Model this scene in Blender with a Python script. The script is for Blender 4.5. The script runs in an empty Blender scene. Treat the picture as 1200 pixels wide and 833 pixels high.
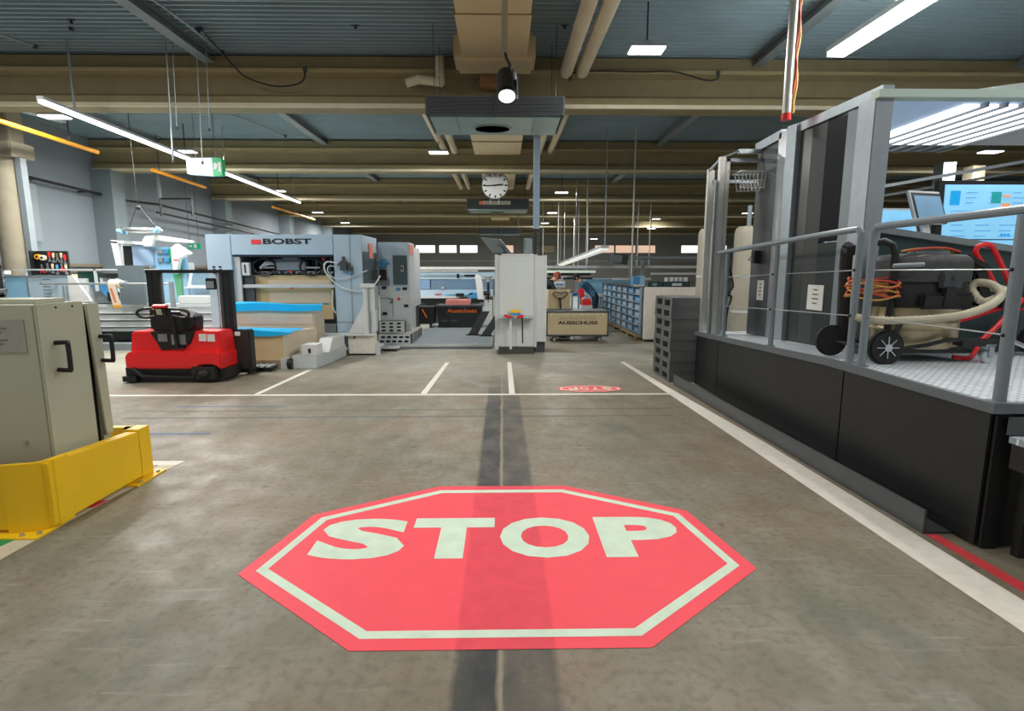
import bpy, math, random
from mathutils import Matrix, Vector
random.seed(7)
SC = bpy.context.scene
COL = SC.collection
PI = math.pi

# ------------------------------------------------------------------ camera
cam_data = bpy.data.cameras.new('camera')
cam = bpy.data.objects.new('camera', cam_data)
COL.objects.link(cam)
cam.location = (0.0, 0.0, 1.6)
cam.rotation_euler = (PI / 2 - 0.1527, 0.0, -0.0170)
cam_data.sensor_fit = 'HORIZONTAL'
cam_data.sensor_width = 36.0
cam_data.lens = 36.0 * 640 / 1200
cam_data.clip_end = 300
SC.camera = cam

# ------------------------------------------------------------------ world and exposure
SC.view_settings.view_transform = 'Standard'
SC.view_settings.look = 'None'
SC.view_settings.gamma = 1.0
SC.view_settings.use_curve_mapping = False
SC.view_settings.exposure = 0.0
world = bpy.data.worlds.new('world')
SC.world = world
world.use_nodes = True
bg = world.node_tree.nodes['Background']
bg.inputs[0].default_value = (0.93, 0.97, 1.0, 1)
bg.inputs[1].default_value = 0.42

# ------------------------------------------------------------------ area lights; the rows here are unseen fill, added to light the hall
LAMP_W = 168.0
def area_lamp(x, y, z, sx, sy, watt, parent=None, col=(1.0, 0.985, 0.95)):
    l = bpy.data.lights.new('fixture_or_fill_light', 'AREA')
    l.shape = 'RECTANGLE'
    l.size, l.size_y = sx, sy
    l.energy = watt
    l.color = col
    o = bpy.data.objects.new('fixture_or_fill_light', l)
    COL.objects.link(o)
    o.location = (x, y, z)
    if parent is not None:
        o.parent = parent
        o.matrix_parent_inverse = Matrix.Translation(-parent.location)
    return o
for lx in (-7.5, -3.6, 0.4, 4.4, 8.5):
    area_lamp(lx, 2.4, 4.9, 0.3, 1.8, 66.0)
    if lx != 0.4: area_lamp(lx, 6.0, 4.9, 0.3, 2.0, 105.0)  # unseen row without fittings, added to light the machine fronts
    area_lamp(lx, -2.5, 4.9, 0.3, 2.4, 20.0)

# ------------------------------------------------------------------ helpers
def lin(c):
    out = []
    for v in c:
        v /= 255.0
        out.append(v / 12.92 if v <= 0.04045 else ((v + 0.055) / 1.055) ** 2.4)
    return tuple(out)

MATS = {}
def mat(name, rgb, rough=0.5, metal=0.0, var=0.06, scale=6.0, bump=0.0, bscale=60.0, emit=0.0, spec=0.5, stretch=None):
    if name in MATS:
        return MATS[name]
    m = bpy.data.materials.new(name)
    m.use_nodes = True
    nt = m.node_tree
    b = nt.nodes['Principled BSDF']
    c = lin(rgb)
    tc = nt.nodes.new('ShaderNodeTexCoord')
    mp = nt.nodes.new('ShaderNodeMapping')
    nt.links.new(tc.outputs['Object'], mp.inputs[0])
    if stretch:
        mp.inputs['Scale'].default_value = stretch
    nz = nt.nodes.new('ShaderNodeTexNoise')
    nz.inputs['Scale'].default_value = scale
    nz.inputs['Detail'].default_value = 4.0
    nt.links.new(mp.outputs[0], nz.inputs['Vector'])
    mx = nt.nodes.new('ShaderNodeMix')
    mx.data_type = 'RGBA'
    mx.inputs[6].default_value = tuple(max(0, v * (1 - 2 * var)) for v in c) + (1,)
    mx.inputs[7].default_value = tuple(min(1, v * (1 + 2 * var)) for v in c) + (1,)
    nt.links.new(nz.outputs['Fac'], mx.inputs[0])
    nt.links.new(mx.outputs[2], b.inputs['Base Color'])
    b.inputs['Roughness'].default_value = rough
    b.inputs['Metallic'].default_value = metal
    b.inputs['Specular IOR Level'].default_value = spec
    if bump:
        n2 = nt.nodes.new('ShaderNodeTexNoise')
        n2.inputs['Scale'].default_value = bscale
        nt.links.new(mp.outputs[0], n2.inputs['Vector'])
        bp = nt.nodes.new('ShaderNodeBump')
        bp.inputs['Strength'].default_value = bump
        bp.inputs['Distance'].default_value = 0.01
        nt.links.new(n2.outputs['Fac'], bp.inputs['Height'])
        nt.links.new(bp.outputs[0], b.inputs['Normal'])
    if emit:
        nt.links.new(mx.outputs[2], b.inputs['Emission Color'])
        b.inputs['Emission Strength'].default_value = emit
    MATS[name] = m
    return m

def glass(name, rgb, alpha):
    m = bpy.data.materials.new(name)
    m.use_nodes = True
    b = m.node_tree.nodes['Principled BSDF']
    nz = m.node_tree.nodes.new('ShaderNodeTexNoise')
    nz.inputs['Scale'].default_value = 3
    mp = m.node_tree.nodes.new('ShaderNodeMapRange')
    mp.inputs[3].default_value = 0.03
    mp.inputs[4].default_value = 0.09
    m.node_tree.links.new(nz.outputs['Fac'], mp.inputs[0])
    m.node_tree.links.new(mp.outputs[0], b.inputs['Roughness'])
    b.inputs['Base Color'].default_value = lin(rgb) + (1,)
    b.inputs['Alpha'].default_value = alpha
    MATS[name] = m
    return m

class MB:
    """collects shapes into one mesh"""
    def __init__(s):
        s.v, s.f = [], []
    def add(s, vs, fs):
        o = len(s.v)
        s.v += [tuple(p) for p in vs]
        s.f += [tuple(i + o for i in f) for f in fs]
        return s
    def box(s, x0, y0, z0, x1, y1, z1):
        vs = [(x, y, z) for z in (z0, z1) for y in (y0, y1) for x in (x0, x1)]
        return s.add(vs, [(0, 2, 3, 1), (4, 5, 7, 6), (0, 1, 5, 4), (2, 6, 7, 3), (0, 4, 6, 2), (1, 3, 7, 5)])
    def obox(s, c, size, rot=(0, 0, 0)):
        from mathutils import Euler
        R = Euler(rot).to_matrix()
        hx, hy, hz = (d / 2 for d in size)
        vs = [Vector(c) + R @ Vector((x, y, z)) for z in (-hz, hz) for y in (-hy, hy) for x in (-hx, hx)]
        return s.add(vs, [(0, 2, 3, 1), (4, 5, 7, 6), (0, 1, 5, 4), (2, 6, 7, 3), (0, 4, 6, 2), (1, 3, 7, 5)])
    def bar(s, a, b, w, h):
        """square bar from a to b"""
        a, b = Vector(a), Vector(b)
        d = (b - a).normalized()
        up = Vector((0, 0, 1)) if abs(d.z) < 0.95 else Vector((0, 1, 0))
        r = d.cross(up).normalized()
        u = r.cross(d)
        vs = [p + r * (i * w / 2) + u * (j * h / 2) for p in (a, b) for i, j in ((-1, -1), (1, -1), (1, 1), (-1, 1))]
        return s.add(vs, [(3, 2, 1, 0), (4, 5, 6, 7), (0, 1, 5, 4), (1, 2, 6, 5), (2, 3, 7, 6), (3, 0, 4, 7)])
    def cyl(s, a, b, r, r2=None, n=12):
        a, b = Vector(a), Vector(b)
        r2 = r if r2 is None else r2
        d = (b - a).normalized()
        up = Vector((0, 0, 1)) if abs(d.z) < 0.95 else Vector((1, 0, 0))
        x = d.cross(up).normalized()
        y = d.cross(x)
        vs = []
        for p, q in ((a, r), (b, r2)):
            vs += [p + x * (q * math.cos(2 * PI * k / n)) + y * (q * math.sin(2 * PI * k / n)) for k in range(n)]
        fs = [(k, (k + 1) % n, n + (k + 1) % n, n + k) for k in range(n)]
        fs += [tuple(range(n - 1, -1, -1)), tuple(range(n, 2 * n))]
        return s.add(vs, fs)
    def tube(s, pts, r, n=8, closed=False):
        P = [Vector(p) for p in pts]
        m = len(P)
        rr = r if isinstance(r, (list, tuple)) else [r] * m
        T = []
        for i in range(m):
            if closed:
                T.append((P[(i + 1) % m] - P[i - 1]).normalized())
            else:
                T.append((P[min(i + 1, m - 1)] - P[max(i - 1, 0)]).normalized())
        up = Vector((0, 0, 1)) if abs(T[0].z) < 0.9 else Vector((1, 0, 0))
        x = T[0].cross(up).normalized()
        vs, fs = [], []
        for i in range(m):
            x = (x - T[i] * x.dot(T[i])).normalized()
            y = T[i].cross(x)
            vs += [P[i] + x * (rr[i] * math.cos(2 * PI * k / n)) + y * (rr[i] * math.sin(2 * PI * k / n)) for k in range(n)]
        for i in range(m if closed else m - 1):
            j = (i + 1) % m
            fs += [(i * n + k, i * n + (k + 1) % n, j * n + (k + 1) % n, j * n + k) for k in range(n)]
        if not closed:
            fs += [tuple(range(n - 1, -1, -1)), tuple(range((m - 1) * n, m * n))]
        return s.add(vs, fs)
    def prism(s, poly, plane, a, b):
        """extrude a 2D outline: plane 'xz' goes along y, 'yz' along x, 'xy' along z"""
        def p3(p, t):
            return {'xz': (p[0], t, p[1]), 'yz': (t, p[0], p[1]), 'xy': (p[0], p[1], t)}[plane]
        n = len(poly)
        vs = [p3(p, a) for p in poly] + [p3(p, b) for p in poly]
        fs = [(k, (k + 1) % n, n + (k + 1) % n, n + k) for k in range(n)]
        fs += [tuple(range(n - 1, -1, -1)), tuple(range(n, 2 * n))]
        return s.add(vs, fs)
    def lathe(s, prof, c, n=24, sx=1.0, sy=1.0):
        vs, fs = [], []
        m = len(prof)
        for r, z in prof:
            vs += [(c[0] + sx * r * math.cos(2 * PI * k / n), c[1] + sy * r * math.sin(2 * PI * k / n), c[2] + z) for k in range(n)]
        for i in range(m - 1):
            fs += [(i * n + k, i * n + (k + 1) % n, (i + 1) * n + (k + 1) % n, (i + 1) * n + k) for k in range(n)]
        fs += [tuple(range(n - 1, -1, -1)), tuple(range((m - 1) * n, m * n))]
        return s.add(vs, fs)
    def ball(s, c, r, n=10, sz=1.0):
        prof = [(max(0.001, r * math.sin(PI * i / n)), -r * sz * math.cos(PI * i / n)) for i in range(n + 1)]
        return s.lathe(prof, c, n + 2)

W = {}
def _mesh(name, mb, material, M=None, bevel=0.0, sharp=0.6):
    me = bpy.data.meshes.new(name)
    vs = mb.v
    if M is not None:
        vs = [tuple(M @ Vector(p)) for p in vs]
    me.from_pydata(vs, [], mb.f)
    me.update()
    import bmesh
    bm = bmesh.new()
    bm.from_mesh(me)
    bmesh.ops.recalc_face_normals(bm, faces=bm.faces)
    if bevel:
        es = [e for e in bm.edges if len(e.link_faces) == 2 and e.calc_face_angle(0) > 0.5]
        bmesh.ops.bevel(bm, geom=es, offset=bevel, segments=2, affect='EDGES', clamp_overlap=True)
    bm.to_mesh(me)
    bm.free()
    me.shade_smooth()
    me.set_sharp_from_angle(angle=sharp)
    me.materials.append(material)
    return me

def tag(o, label=None, cat=None, group=None, kind=None):
    if label: o['label'] = label
    if cat: o['category'] = cat
    if group: o['group'] = group
    if kind: o['kind'] = kind

def thing(name, label, cat, loc=(0, 0, 0), rz=0.0, group=None):
    o = bpy.data.objects.new(name, None)
    COL.objects.link(o)
    o.empty_display_size = 0.1
    o.location = loc
    o.rotation_euler = (0, 0, rz)
    W[o] = Matrix.Translation(loc) @ Matrix.Rotation(rz, 4, 'Z')
    tag(o, label, cat, group)
    return o

def part(parent, name, mb, material, world=True, label=None, kind=None, bevel=0.0, sharp=0.6):
    M = W[parent].inverted() if world else None
    o = bpy.data.objects.new(name, _mesh(name, mb, material, M, bevel, sharp))
    COL.objects.link(o)
    o.parent = parent
    W[o] = W[parent]
    tag(o, label, None, None, kind)
    return o

def single(name, mb, material, label=None, cat=None, group=None, kind=None, bevel=0.0):
    xs, ys, zs = zip(*mb.v)
    loc = ((min(xs) + max(xs)) / 2, (min(ys) + max(ys)) / 2, min(zs))
    M = Matrix.Translation(loc)
    o = bpy.data.objects.new(name, _mesh(name, mb, material, M.inverted(), bevel))
    COL.objects.link(o)
    o.location = loc
    W[o] = M
    tag(o, label, cat, group, kind)
    return o

def struct(name, mb, material):
    return single(name, mb, material, kind='structure')

def copy_tree(src, loc, rz=None, label=None):
    def rec(o, parent):
        c = o.copy()
        COL.objects.link(c)
        if parent is not None:
            c.parent = parent
        for ch in o.children:
            rec(ch, c)
        return c
    r = rec(src, None)
    r.location = loc
    if rz is not None:
        r.rotation_euler = (0, 0, rz)
    if label: r['label'] = label
    return r

def text_shape(s, bold=0.0, res=4):
    """flat outline letters as (verts, faces) in the unit square"""
    cu = bpy.data.curves.new('lettering', 'FONT')
    cu.body = s
    cu.offset = bold
    cu.resolution_u = res
    ob = bpy.data.objects.new('lettering', cu)
    COL.objects.link(ob)
    dg = bpy.context.evaluated_depsgraph_get()
    dg.update()
    me = ob.evaluated_get(dg).to_mesh()
    vs = [tuple(v.co) for v in me.vertices]
    fs = [tuple(p.vertices) for p in me.polygons]
    ob.evaluated_get(dg).to_mesh_clear()
    bpy.data.objects.remove(ob)
    bpy.data.curves.remove(cu)
    x0, x1 = min(v[0] for v in vs), max(v[0] for v in vs)
    y0, y1 = min(v[1] for v in vs), max(v[1] for v in vs)
    return [((v[0] - x0) / (x1 - x0), (v[1] - y0) / (y1 - y0)) for v in vs], fs

def text_mb(s, origin, xdir, ydir, bold=0.0, mb=None):
    """lettering laid on the parallelogram origin + u*xdir + v*ydir"""
    vs, fs = text_shape(s, bold)
    o, a, b = Vector(origin), Vector(xdir), Vector(ydir)
    mb = mb or MB()
    mb.add([o + a * u + b * v for u, v in vs], fs)
    return mb

# ------------------------------------------------------------------ materials
M_white = mat('white_paint', (214, 216, 214), 0.45, var=0.04)
M_warmwhite = mat('warm_white_paint', (226, 219, 208), 0.6, var=0.09, scale=14)
M_ltgrey = mat('light_grey_enamel', (196, 202, 204), 0.42, var=0.04)
M_bluegrey = mat('blue_grey_enamel', (170, 192, 206), 0.42, var=0.04)
M_midgrey = mat('mid_grey_enamel', (128, 138, 142), 0.45, var=0.05)
M_dkgrey = mat('dark_grey_enamel', (66, 72, 74), 0.5, var=0.08)
M_black = mat('black_plastic', (22, 23, 24), 0.45, var=0.15)
M_blacksteel = mat('black_steel', (27, 29, 29), 0.42, var=0.14, scale=5, bump=0.05)
M_rubber = mat('black_rubber', (28, 28, 29), 0.75, var=0.15)
M_beige = mat('beige_enamel', (181, 182, 161), 0.4, var=0.03, scale=3)
M_yellow = mat('yellow_paint', (255, 202, 22), 0.42, var=0.05, scale=4)
M_red = mat('red_enamel', (228, 36, 38), 0.35, var=0.05)
M_redtape = mat('red_tape', (224, 66, 72), 0.6, var=0.12, scale=18)
M_tan = mat('cardboard_stack', (206, 182, 138), 0.75, var=0.04, scale=30, stretch=(0.3, 0.3, 25))
M_tanpale = mat('wrapped_or_lit_cardboard', (214, 200, 176), 0.5, var=0.04, scale=20, stretch=(0.3, 0.3, 20))
M_film = mat('blue_film', (16, 184, 244), 0.4, var=0.06, scale=5)
M_wood = mat('raw_plywood', (196, 178, 142), 0.7, var=0.10, scale=9, stretch=(1, 1, 6), bump=0.1)
M_palletwood = mat('pallet_wood', (150, 130, 100), 0.8, var=0.12, scale=8)
M_steel = mat('brushed_steel', (190, 194, 196), 0.3, 0.85, var=0.06)
M_galv = mat('galvanised_steel', (160, 170, 176), 0.42, 0.6, var=0.07, scale=10)
M_alu = mat('aluminium_profile', (200, 200, 194), 0.35, 0.6, var=0.04)
M_rail = mat('grey_painted_rail', (124, 136, 142), 0.38, 0.15, var=0.05)
M_darkglass = mat('dark_tinted_panel', (62, 66, 66), 0.5, var=0.05, scale=2, spec=0.25)
M_blackglass = mat('black_glass', (8, 11, 18), 0.5, var=0.05, spec=0.1)
M_ductbeige = mat('beige_duct', (214, 192, 148), 0.55, var=0.05, scale=3)
M_beamtan = mat('tan_beam_paint', (150, 137, 102), 0.75, var=0.08, scale=4, bump=0.08)
M_beamedge = mat('pale_beam_edge', (222, 212, 184), 0.7, var=0.06, scale=5)
M_deck = mat('slate_roof_deck', (150, 172, 180), 0.5, 0.1, var=0.08, scale=1.2)
M_purlin = mat('grey_purlin', (132, 142, 146), 0.55, var=0.06)
M_pipe = mat('cream_pipe', (222, 208, 178), 0.5, var=0.04)
M_wall = mat('blue_grey_wall', (122, 132, 139), 0.8, var=0.03, scale=1.0)
M_wall2 = mat('grey_wall', (168, 168, 162), 0.85, var=0.05, scale=1.0)
M_concrete = mat('concrete_pillar', (150, 142, 122), 0.8, var=0.08, bump=0.1)
M_lamp = mat('lamp_diffuser', (255, 253, 248), 0.5, var=0.0, emit=4.0)
M_tube = mat('booth_tube', (250, 250, 255), 0.5, var=0.0, emit=2.2)
M_window = mat('daylight_pane', (255, 250, 244), 0.4, var=0.02, emit=1.3)
M_windowred = mat('sunlit_red_pane', (250, 196, 170), 0.4, var=0.16, scale=2.2, emit=0.85)
M_blue = mat('blue_plastic', (72, 140, 190), 0.45, var=0.08)
M_ltblue = mat('light_blue_plastic', (140, 190, 222), 0.45, var=0.06)
M_green = mat('green_plastic', (22, 150, 90), 0.5, var=0.06)
M_dkgreen = mat('dark_green_crate', (26, 58, 58), 0.5, var=0.1)
M_slate = mat('slate_desk_panel', (38, 62, 64), 0.45, var=0.06, scale=3)
M_palletgrey = mat('grey_plastic_pallet', (98, 100, 101), 0.5, var=0.08)
M_orange = mat('orange_pipe_paint', (236, 158, 30), 0.5, var=0.05)
M_hose = mat('beige_ribbed_hose', (186, 180, 156), 0.55, var=0.06)
M_screen = mat('lit_screen_blue', (132, 196, 232), 0.3, var=0.07, scale=3, emit=0.62)
M_paper = mat('paper', (222, 222, 216), 0.8, var=0.03)
M_ink = mat('black_ink', (24, 24, 26), 0.7, var=0.1)
M_orangeink = mat('orange_ink', (226, 108, 36), 0.7, var=0.1)
M_skin = mat('skin', (214, 164, 138), 0.6, var=0.05)
M_hair = mat('brown_hair', (70, 44, 30), 0.7, var=0.15, scale=30)
M_jeans = mat('blue_denim', (52, 92, 128), 0.8, var=0.12, scale=30)
M_navy = mat('navy_cloth', (24, 38, 50), 0.85, var=0.12, scale=20)
M_bluecloth = mat('steel_blue_cloth', (46, 92, 122), 0.85, var=0.12, scale=20)
M_pane = glass('clear_guard_pane', (225, 235, 238), 0.16)

# ------------------------------------------------------------------ floor
def floor_material():
    m = bpy.data.materials.new('worn_concrete_floor')
    m.use_nodes = True
    nt = m.node_tree
    N, L = nt.nodes, nt.links
    b = N['Principled BSDF']
    geo = N.new('ShaderNodeNewGeometry')
    pos = geo.outputs['Position']
    def noise(scale, detail=5, sc=(1, 1, 1), rough=0.55):
        mp = N.new('ShaderNodeMapping'); mp.inputs['Scale'].default_value = sc
        L.new(pos, mp.inputs[0])
        n = N.new('ShaderNodeTexNoise'); n.inputs['Scale'].default_value = scale
        n.inputs['Detail'].default_value = detail; n.inputs['Roughness'].default_value = rough
        L.new(mp.outputs[0], n.inputs['Vector'])
        return n.outputs['Fac']
    def rng(v, a, c, lo=0.0, hi=1.0, smooth=False):
        r = N.new('ShaderNodeMapRange')
        if smooth: r.interpolation_type = 'SMOOTHSTEP'
        r.inputs[1].default_value = a; r.inputs[2].default_value = c
        r.inputs[3].default_value = lo; r.inputs[4].default_value = hi
        L.new(v, r.inputs[0]); return r.outputs[0]
    def math2(op, a, c):
        r = N.new('ShaderNodeMath'); r.operation = op
        for i, v in enumerate((a, c)):
            if hasattr(v, 'links'): L.new(v, r.inputs[i])
            else: r.inputs[i].default_value = v
        return r.outputs[0]
    def mix(f, a, c):
        r = N.new('ShaderNodeMix'); r.data_type = 'RGBA'
        L.new(f, r.inputs[0])
        for i, v in ((6, a), (7, c)):
            if hasattr(v, 'links'): L.new(v, r.inputs[i])
            else: r.inputs[i].default_value = lin(v) + (1,)
        return r.outputs[2]
    base = mix(rng(noise(0.7, 6), 0.35, 0.68), (112, 111, 95), (140, 120, 100))
    base = mix(rng(noise(3.5, 8, (1.2, 0.7, 1)), 0.42, 0.75, 0, 0.75), base, (146, 141, 126))
    base = mix(rng(noise(22, 6), 0.48, 0.75, 0, 0.6), base, (90, 84, 72))
    base = mix(rng(noise(9, 3, (0.25, 2.2, 1)), 0.60, 0.72, 0, 0.5), base, (156, 151, 136))
    # floor colour turns paler over the far half of the aisle
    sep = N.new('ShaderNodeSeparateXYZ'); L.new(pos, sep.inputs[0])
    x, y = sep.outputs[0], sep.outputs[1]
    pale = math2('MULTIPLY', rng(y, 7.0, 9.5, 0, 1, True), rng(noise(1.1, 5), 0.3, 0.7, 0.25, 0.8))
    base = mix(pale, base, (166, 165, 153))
    # rubber wheel track with a saw-cut joint
    wob = rng(noise(2.5, 3), 0, 1, -0.02, 0.02)
    xw = math2('ADD', x, wob)
    left = math2('MULTIPLY', rng(xw, -0.215, -0.185), rng(xw, -0.02, -0.035))
    right = math2('MULTIPLY', rng(xw, -0.005, 0.005), rng(xw, 0.235, 0.20))
    fade = rng(y, 6.2, 8.2, 1.0, 0.12, True)
    lw = math2('MULTIPLY', math2('MULTIPLY', left, fade), rng(noise(7, 6, (1, 0.5, 1)), 0.3, 0.62, 0.7, 1.0))
    rw = math2('MULTIPLY', math2('MULTIPLY', right, fade), rng(noise(5, 6, (1, 0.4, 1)), 0.3, 0.62, 0.4, 0.95))
    base = mix(lw, base, (56, 57, 58))
    base = mix(rw, base, (74, 73, 69))
    joint = math2('MULTIPLY', rng(x, -0.022, -0.016), rng(x, -0.004, -0.010))
    base = mix(math2('MULTIPLY', joint, 0.6), base, (150, 142, 124))
    # scratches and dark spots
    v = N.new('ShaderNodeTexVoronoi'); v.inputs['Scale'].default_value = 1.9
    mp = N.new('ShaderNodeMapping'); mp.inputs['Scale'].default_value = (1, 1, 1)
    L.new(pos, mp.inputs[0]); L.new(mp.outputs[0], v.inputs['Vector'])
    base = mix(rng(v.outputs['Distance'], 0.06, 0.02, 0, 0.6), base, (62, 60, 54))
    L.new(base, b.inputs['Base Color'])
    rough = rng(noise(4, 5), 0.3, 0.7, 0.42, 0.66)
    L.new(rough, b.inputs['Roughness'])
    b.inputs['Specular IOR Level'].default_value = 0.35
    bp = N.new('ShaderNodeBump'); bp.inputs['Strength'].default_value = 0.12; bp.inputs['Distance'].default_value = 0.01
    L.new(noise(45, 4), bp.inputs['Height']); L.new(bp.outputs[0], b.inputs['Normal'])
    return m
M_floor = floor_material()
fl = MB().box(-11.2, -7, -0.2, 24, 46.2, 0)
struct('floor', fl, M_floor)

# ------------------------------------------------------------------ ceiling: corrugated deck, beams, purlins
def corrugated(y0, y1, pitch=0.13, depth=0.085, z=5.10, x0=-11.2, x1=24.0):
    mb = MB()
    prof = []
    y = y0
    while y < y1 - 1e-6:
        for dy, dz in ((0, 0), (0.030, 0), (0.044, depth), (0.116, depth)):
            prof.append((min(y + dy, y1), z + dz))
        y += pitch
    vs = []
    for p in prof:
        vs += [(x0, p[0], p[1]), (x1, p[0], p[1])]
    fs = [(2 * k, 2 * k + 1, 2 * k + 3, 2 * k + 2) for k in range(len(prof) - 1)]
    return mb.add(vs, fs)
ceiling = struct('ceiling', corrugated(-7, 46.2), M_deck)
BEAMS = [3.4, 9.58, 15.41, 21.5, 27.8, 34.2, 40.6]
for by in BEAMS:
    h = 0.20
    prof = [(-h, 4.28), (h, 4.28), (h, 4.44), (0.10, 4.50), (0.10, 4.76), (h, 4.80), (h, 5.06), (-h, 5.06),
            (-h, 4.89), (-h - 0.03, 4.88), (-h - 0.03, 4.80), (-0.10, 4.76), (-0.10, 4.50), (-h, 4.44)]
    b = part(ceiling, 'beam', MB().prism([(by + p[0] + 0.2, p[1]) for p in prof], 'yz', -11.1, 24), M_beamtan)
    part(b, 'beam_edge', MB().box(-11.1, by - 0.02, 4.275, 24, by + 0.03, 4.335), M_beamedge)
    part(b, 'beam_edge', MB().box(-11.1, by - 0.05, 4.81, 24, by - 0.02, 4.86), mat('tan_beam_edge', (184, 168, 126), 0.75, var=0.06))  # upper lip edge in a lighter tan than the beam
for k in range(len(BEAMS) - 1):
    for px in (-9.2, -4.75, 4.22, 8.6, 13.1, 17.5):
        if k > 3 and px > 9: continue
        a, c = BEAMS[k] + 0.42, BEAMS[k + 1] - 0.02
        mb = MB().box(px - 0.09, a, 4.94, px + 0.09, c, 4.96).box(px - 0.012, a, 4.96, px + 0.012, c, 5.08).box(px - 0.09, a, 5.08, px + 0.09, c, 5.098)
        part(ceiling, 'purlin', mb, M_purlin)

# ------------------------------------------------------------------ walls
wl = struct('wall_left', MB().box(-11.4, -3, 0, -11.0, 46.2, 5.4), M_wall)
for py in (15.3, 21.4, 27.7, 34.1, 40.5):
    part(wl, 'pilaster', MB().box(-11.0, py, 0, -10.45, py + 0.5, 4.28), mat('grey_pilaster', (112, 124, 128), 0.8, var=0.04))
part(wl, 'wall_ledge', MB().box(-11.0, 9, 1.72, -10.9, 30, 1.80), mat('brown_ledge', (110, 100, 86), 0.7))
part(wl, 'wall_ledge', MB().box(-11.0, 9, 1.58, -10.93, 30, 1.62), MATS['brown_ledge'])
# rear wall has window openings: built as bands and piers around them
wins = [(-6.9, -5.3, 0), (-5.05, -3.6, 0), (-3.4, -1.95, 0), (-0.6, 0.9, 1), (2.8, 4.2, 2), (7.3, 8.9, 1), (8.95, 10.6, 1), (10.65, 12.2, 1), (14.2, 15.6, 0), (16.2, 17.9, 0), (18.4, 20.6, 0)]
wb = MB().box(-11.0, 44, 0, 24, 44.3, 3.02).box(-11.0, 44, 3.68, 24, 44.3, 5.4)
edges = [-11.0] + [e for w in wins for e in w[:2]] + [24.0]
for a, c in zip(edges[0::2], edges[1::2]):
    wb.box(a, 44, 3.02, c, 44.3, 3.68)
wbo = struct('wall_back', wb, M_wall2)
part(wbo, 'pipe_rail', MB().box(-11, 43.9, 2.36, 24, 44.0, 2.46), M_ltgrey)
M_dimpane = mat('dim_beige_pane', (170, 158, 128), 0.5, var=0.05, emit=0.12)
for i, (a, c, t) in enumerate(wins):
    wf = MB()
    for (p, q, r, s_) in ((a, 3.02, c, 3.06), (a, 3.64, c, 3.68), (a, 3.06, a + 0.04, 3.64), (c - 0.04, 3.06, c, 3.64)):
        wf.box(p, 44.05, q, r, 44.15, s_)
    w = struct('window_%d' % (i + 1), wf, M_dkgrey)
    part(w, 'pane', MB().box(a + 0.04, 44.09, 3.06, c - 0.04, 44.11, 3.64), (M_window, M_windowred, M_dimpane)[t])
struct('wall_right', MB().box(24, 4, 0, 24.3, 46.2, 5.4), M_wall2)
# ------------------------------------------------------------------ floor markings
def line(name, pts, z, m, label, cat='floor line', group=None):
    return single(name, MB().prism(pts, 'xy', 0.0005, z), m, label, cat, group)
line('floor_line', [(-5.25, 7.0), (2.2, 6.98), (2.2, 7.055), (-5.25, 7.075)], 0.0024, M_warmwhite, 'long white line across the floor just beyond the stop sign')
line('floor_line', [(2.19, 7.05), (2.255, 5.0), (2.30, 3.2), (2.33, 2.3), (2.345, 1.0), (2.585, 1.0), (2.56, 2.3), (2.535, 3.2), (2.475, 5.0), (2.335, 7.05), (2.17, 9.6), (2.10, 9.6)], 0.002, M_warmwhite, 'wide white tape line along the right side of the aisle by the steel kerb')
line('floor_line', [(-3.28, 7.08), (-3.21, 7.08), (-3.13, 8.9), (-3.21, 8.9)], 0.0016, M_warmwhite, 'short white line leading from the cross line to the red stacker')
line('floor_line', [(-1.09, 7.08), (-1.01, 7.08), (-0.95, 9.6), (-1.02, 9.6)], 0.0016, M_warmwhite, 'short white line left of the two middle ones beyond the cross line')
line('floor_line', [(0.08, 7.08), (0.16, 7.08), (0.15, 9.6), (0.08, 9.6)], 0.0016, M_warmwhite, 'short white line in front of the white cabinet right of the wheel track')
line('floor_tape', [(2.595, 3.11), (2.67, 3.11), (2.72, 2.2), (2.77, 1.0), (2.68, 1.0), (2.635, 2.2)], 0.002, M_redtape, 'red tape stripe on the floor beside the black platform front', 'floor tape')
M_oldtape = mat('aged_cream_tape', (206, 196, 168), 0.65, var=0.08, scale=12)
line('floor_tape', [(-3.02, 1.6), (-2.87, 1.6), (-2.80, 3.6), (-2.73, 4.42), (-2.87, 4.42), (-2.95, 3.6)], 0.002, M_oldtape, 'cream tape stripe on the floor along the yellow guard rail', 'floor tape')
line('floor_tape', [(-3.05, 4.42), (-2.73, 4.42), (-2.71, 4.52), (-3.05, 4.52)], 0.002, M_warmwhite, 'white tape end piece beyond the yellow guard rail', 'floor tape')
line('floor_patch', [(-2.90, 3.57), (-2.805, 3.59), (-2.795, 3.71), (-2.885, 3.69)], 0.0032, M_redtape, 'small red patch on the cream tape beside the yellow guard rail', 'floor patch')
line('floor_patch', [(-3.3, 3.02), (-2.96, 3.04), (-2.94, 3.14), (-3.3, 3.14)], 0.0034, M_green, 'green floor patch at the near end of the yellow guard rail', 'floor patch')
M_bluetape = mat('worn_blue_tape', (70, 104, 150), 0.7, var=0.15, scale=20)
line('floor_tape', [(-3.55, 5.30), (-2.92, 5.30), (-2.92, 5.335), (-3.55, 5.335)], 0.0015, M_bluetape, 'short blue tape stripe on the floor past the yellow guard rail', 'floor tape')
line('floor_tape', [(-3.9, 6.42), (-2.6, 6.42), (-2.6, 6.445), (-3.9, 6.445)], 0.0015, M_bluetape, 'thin blue tape stripe near the long white cross line', 'floor tape')
M_darkline = mat('dark_floor_joint', (98, 99, 94), 0.7, var=0.15, scale=12)
line('floor_line', [(-4.2, 5.90), (1.9, 5.93), (1.9, 5.955), (-4.2, 5.935)], 0.0012, M_darkline, 'faint dark line across the floor in front of the white cross line')
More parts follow.
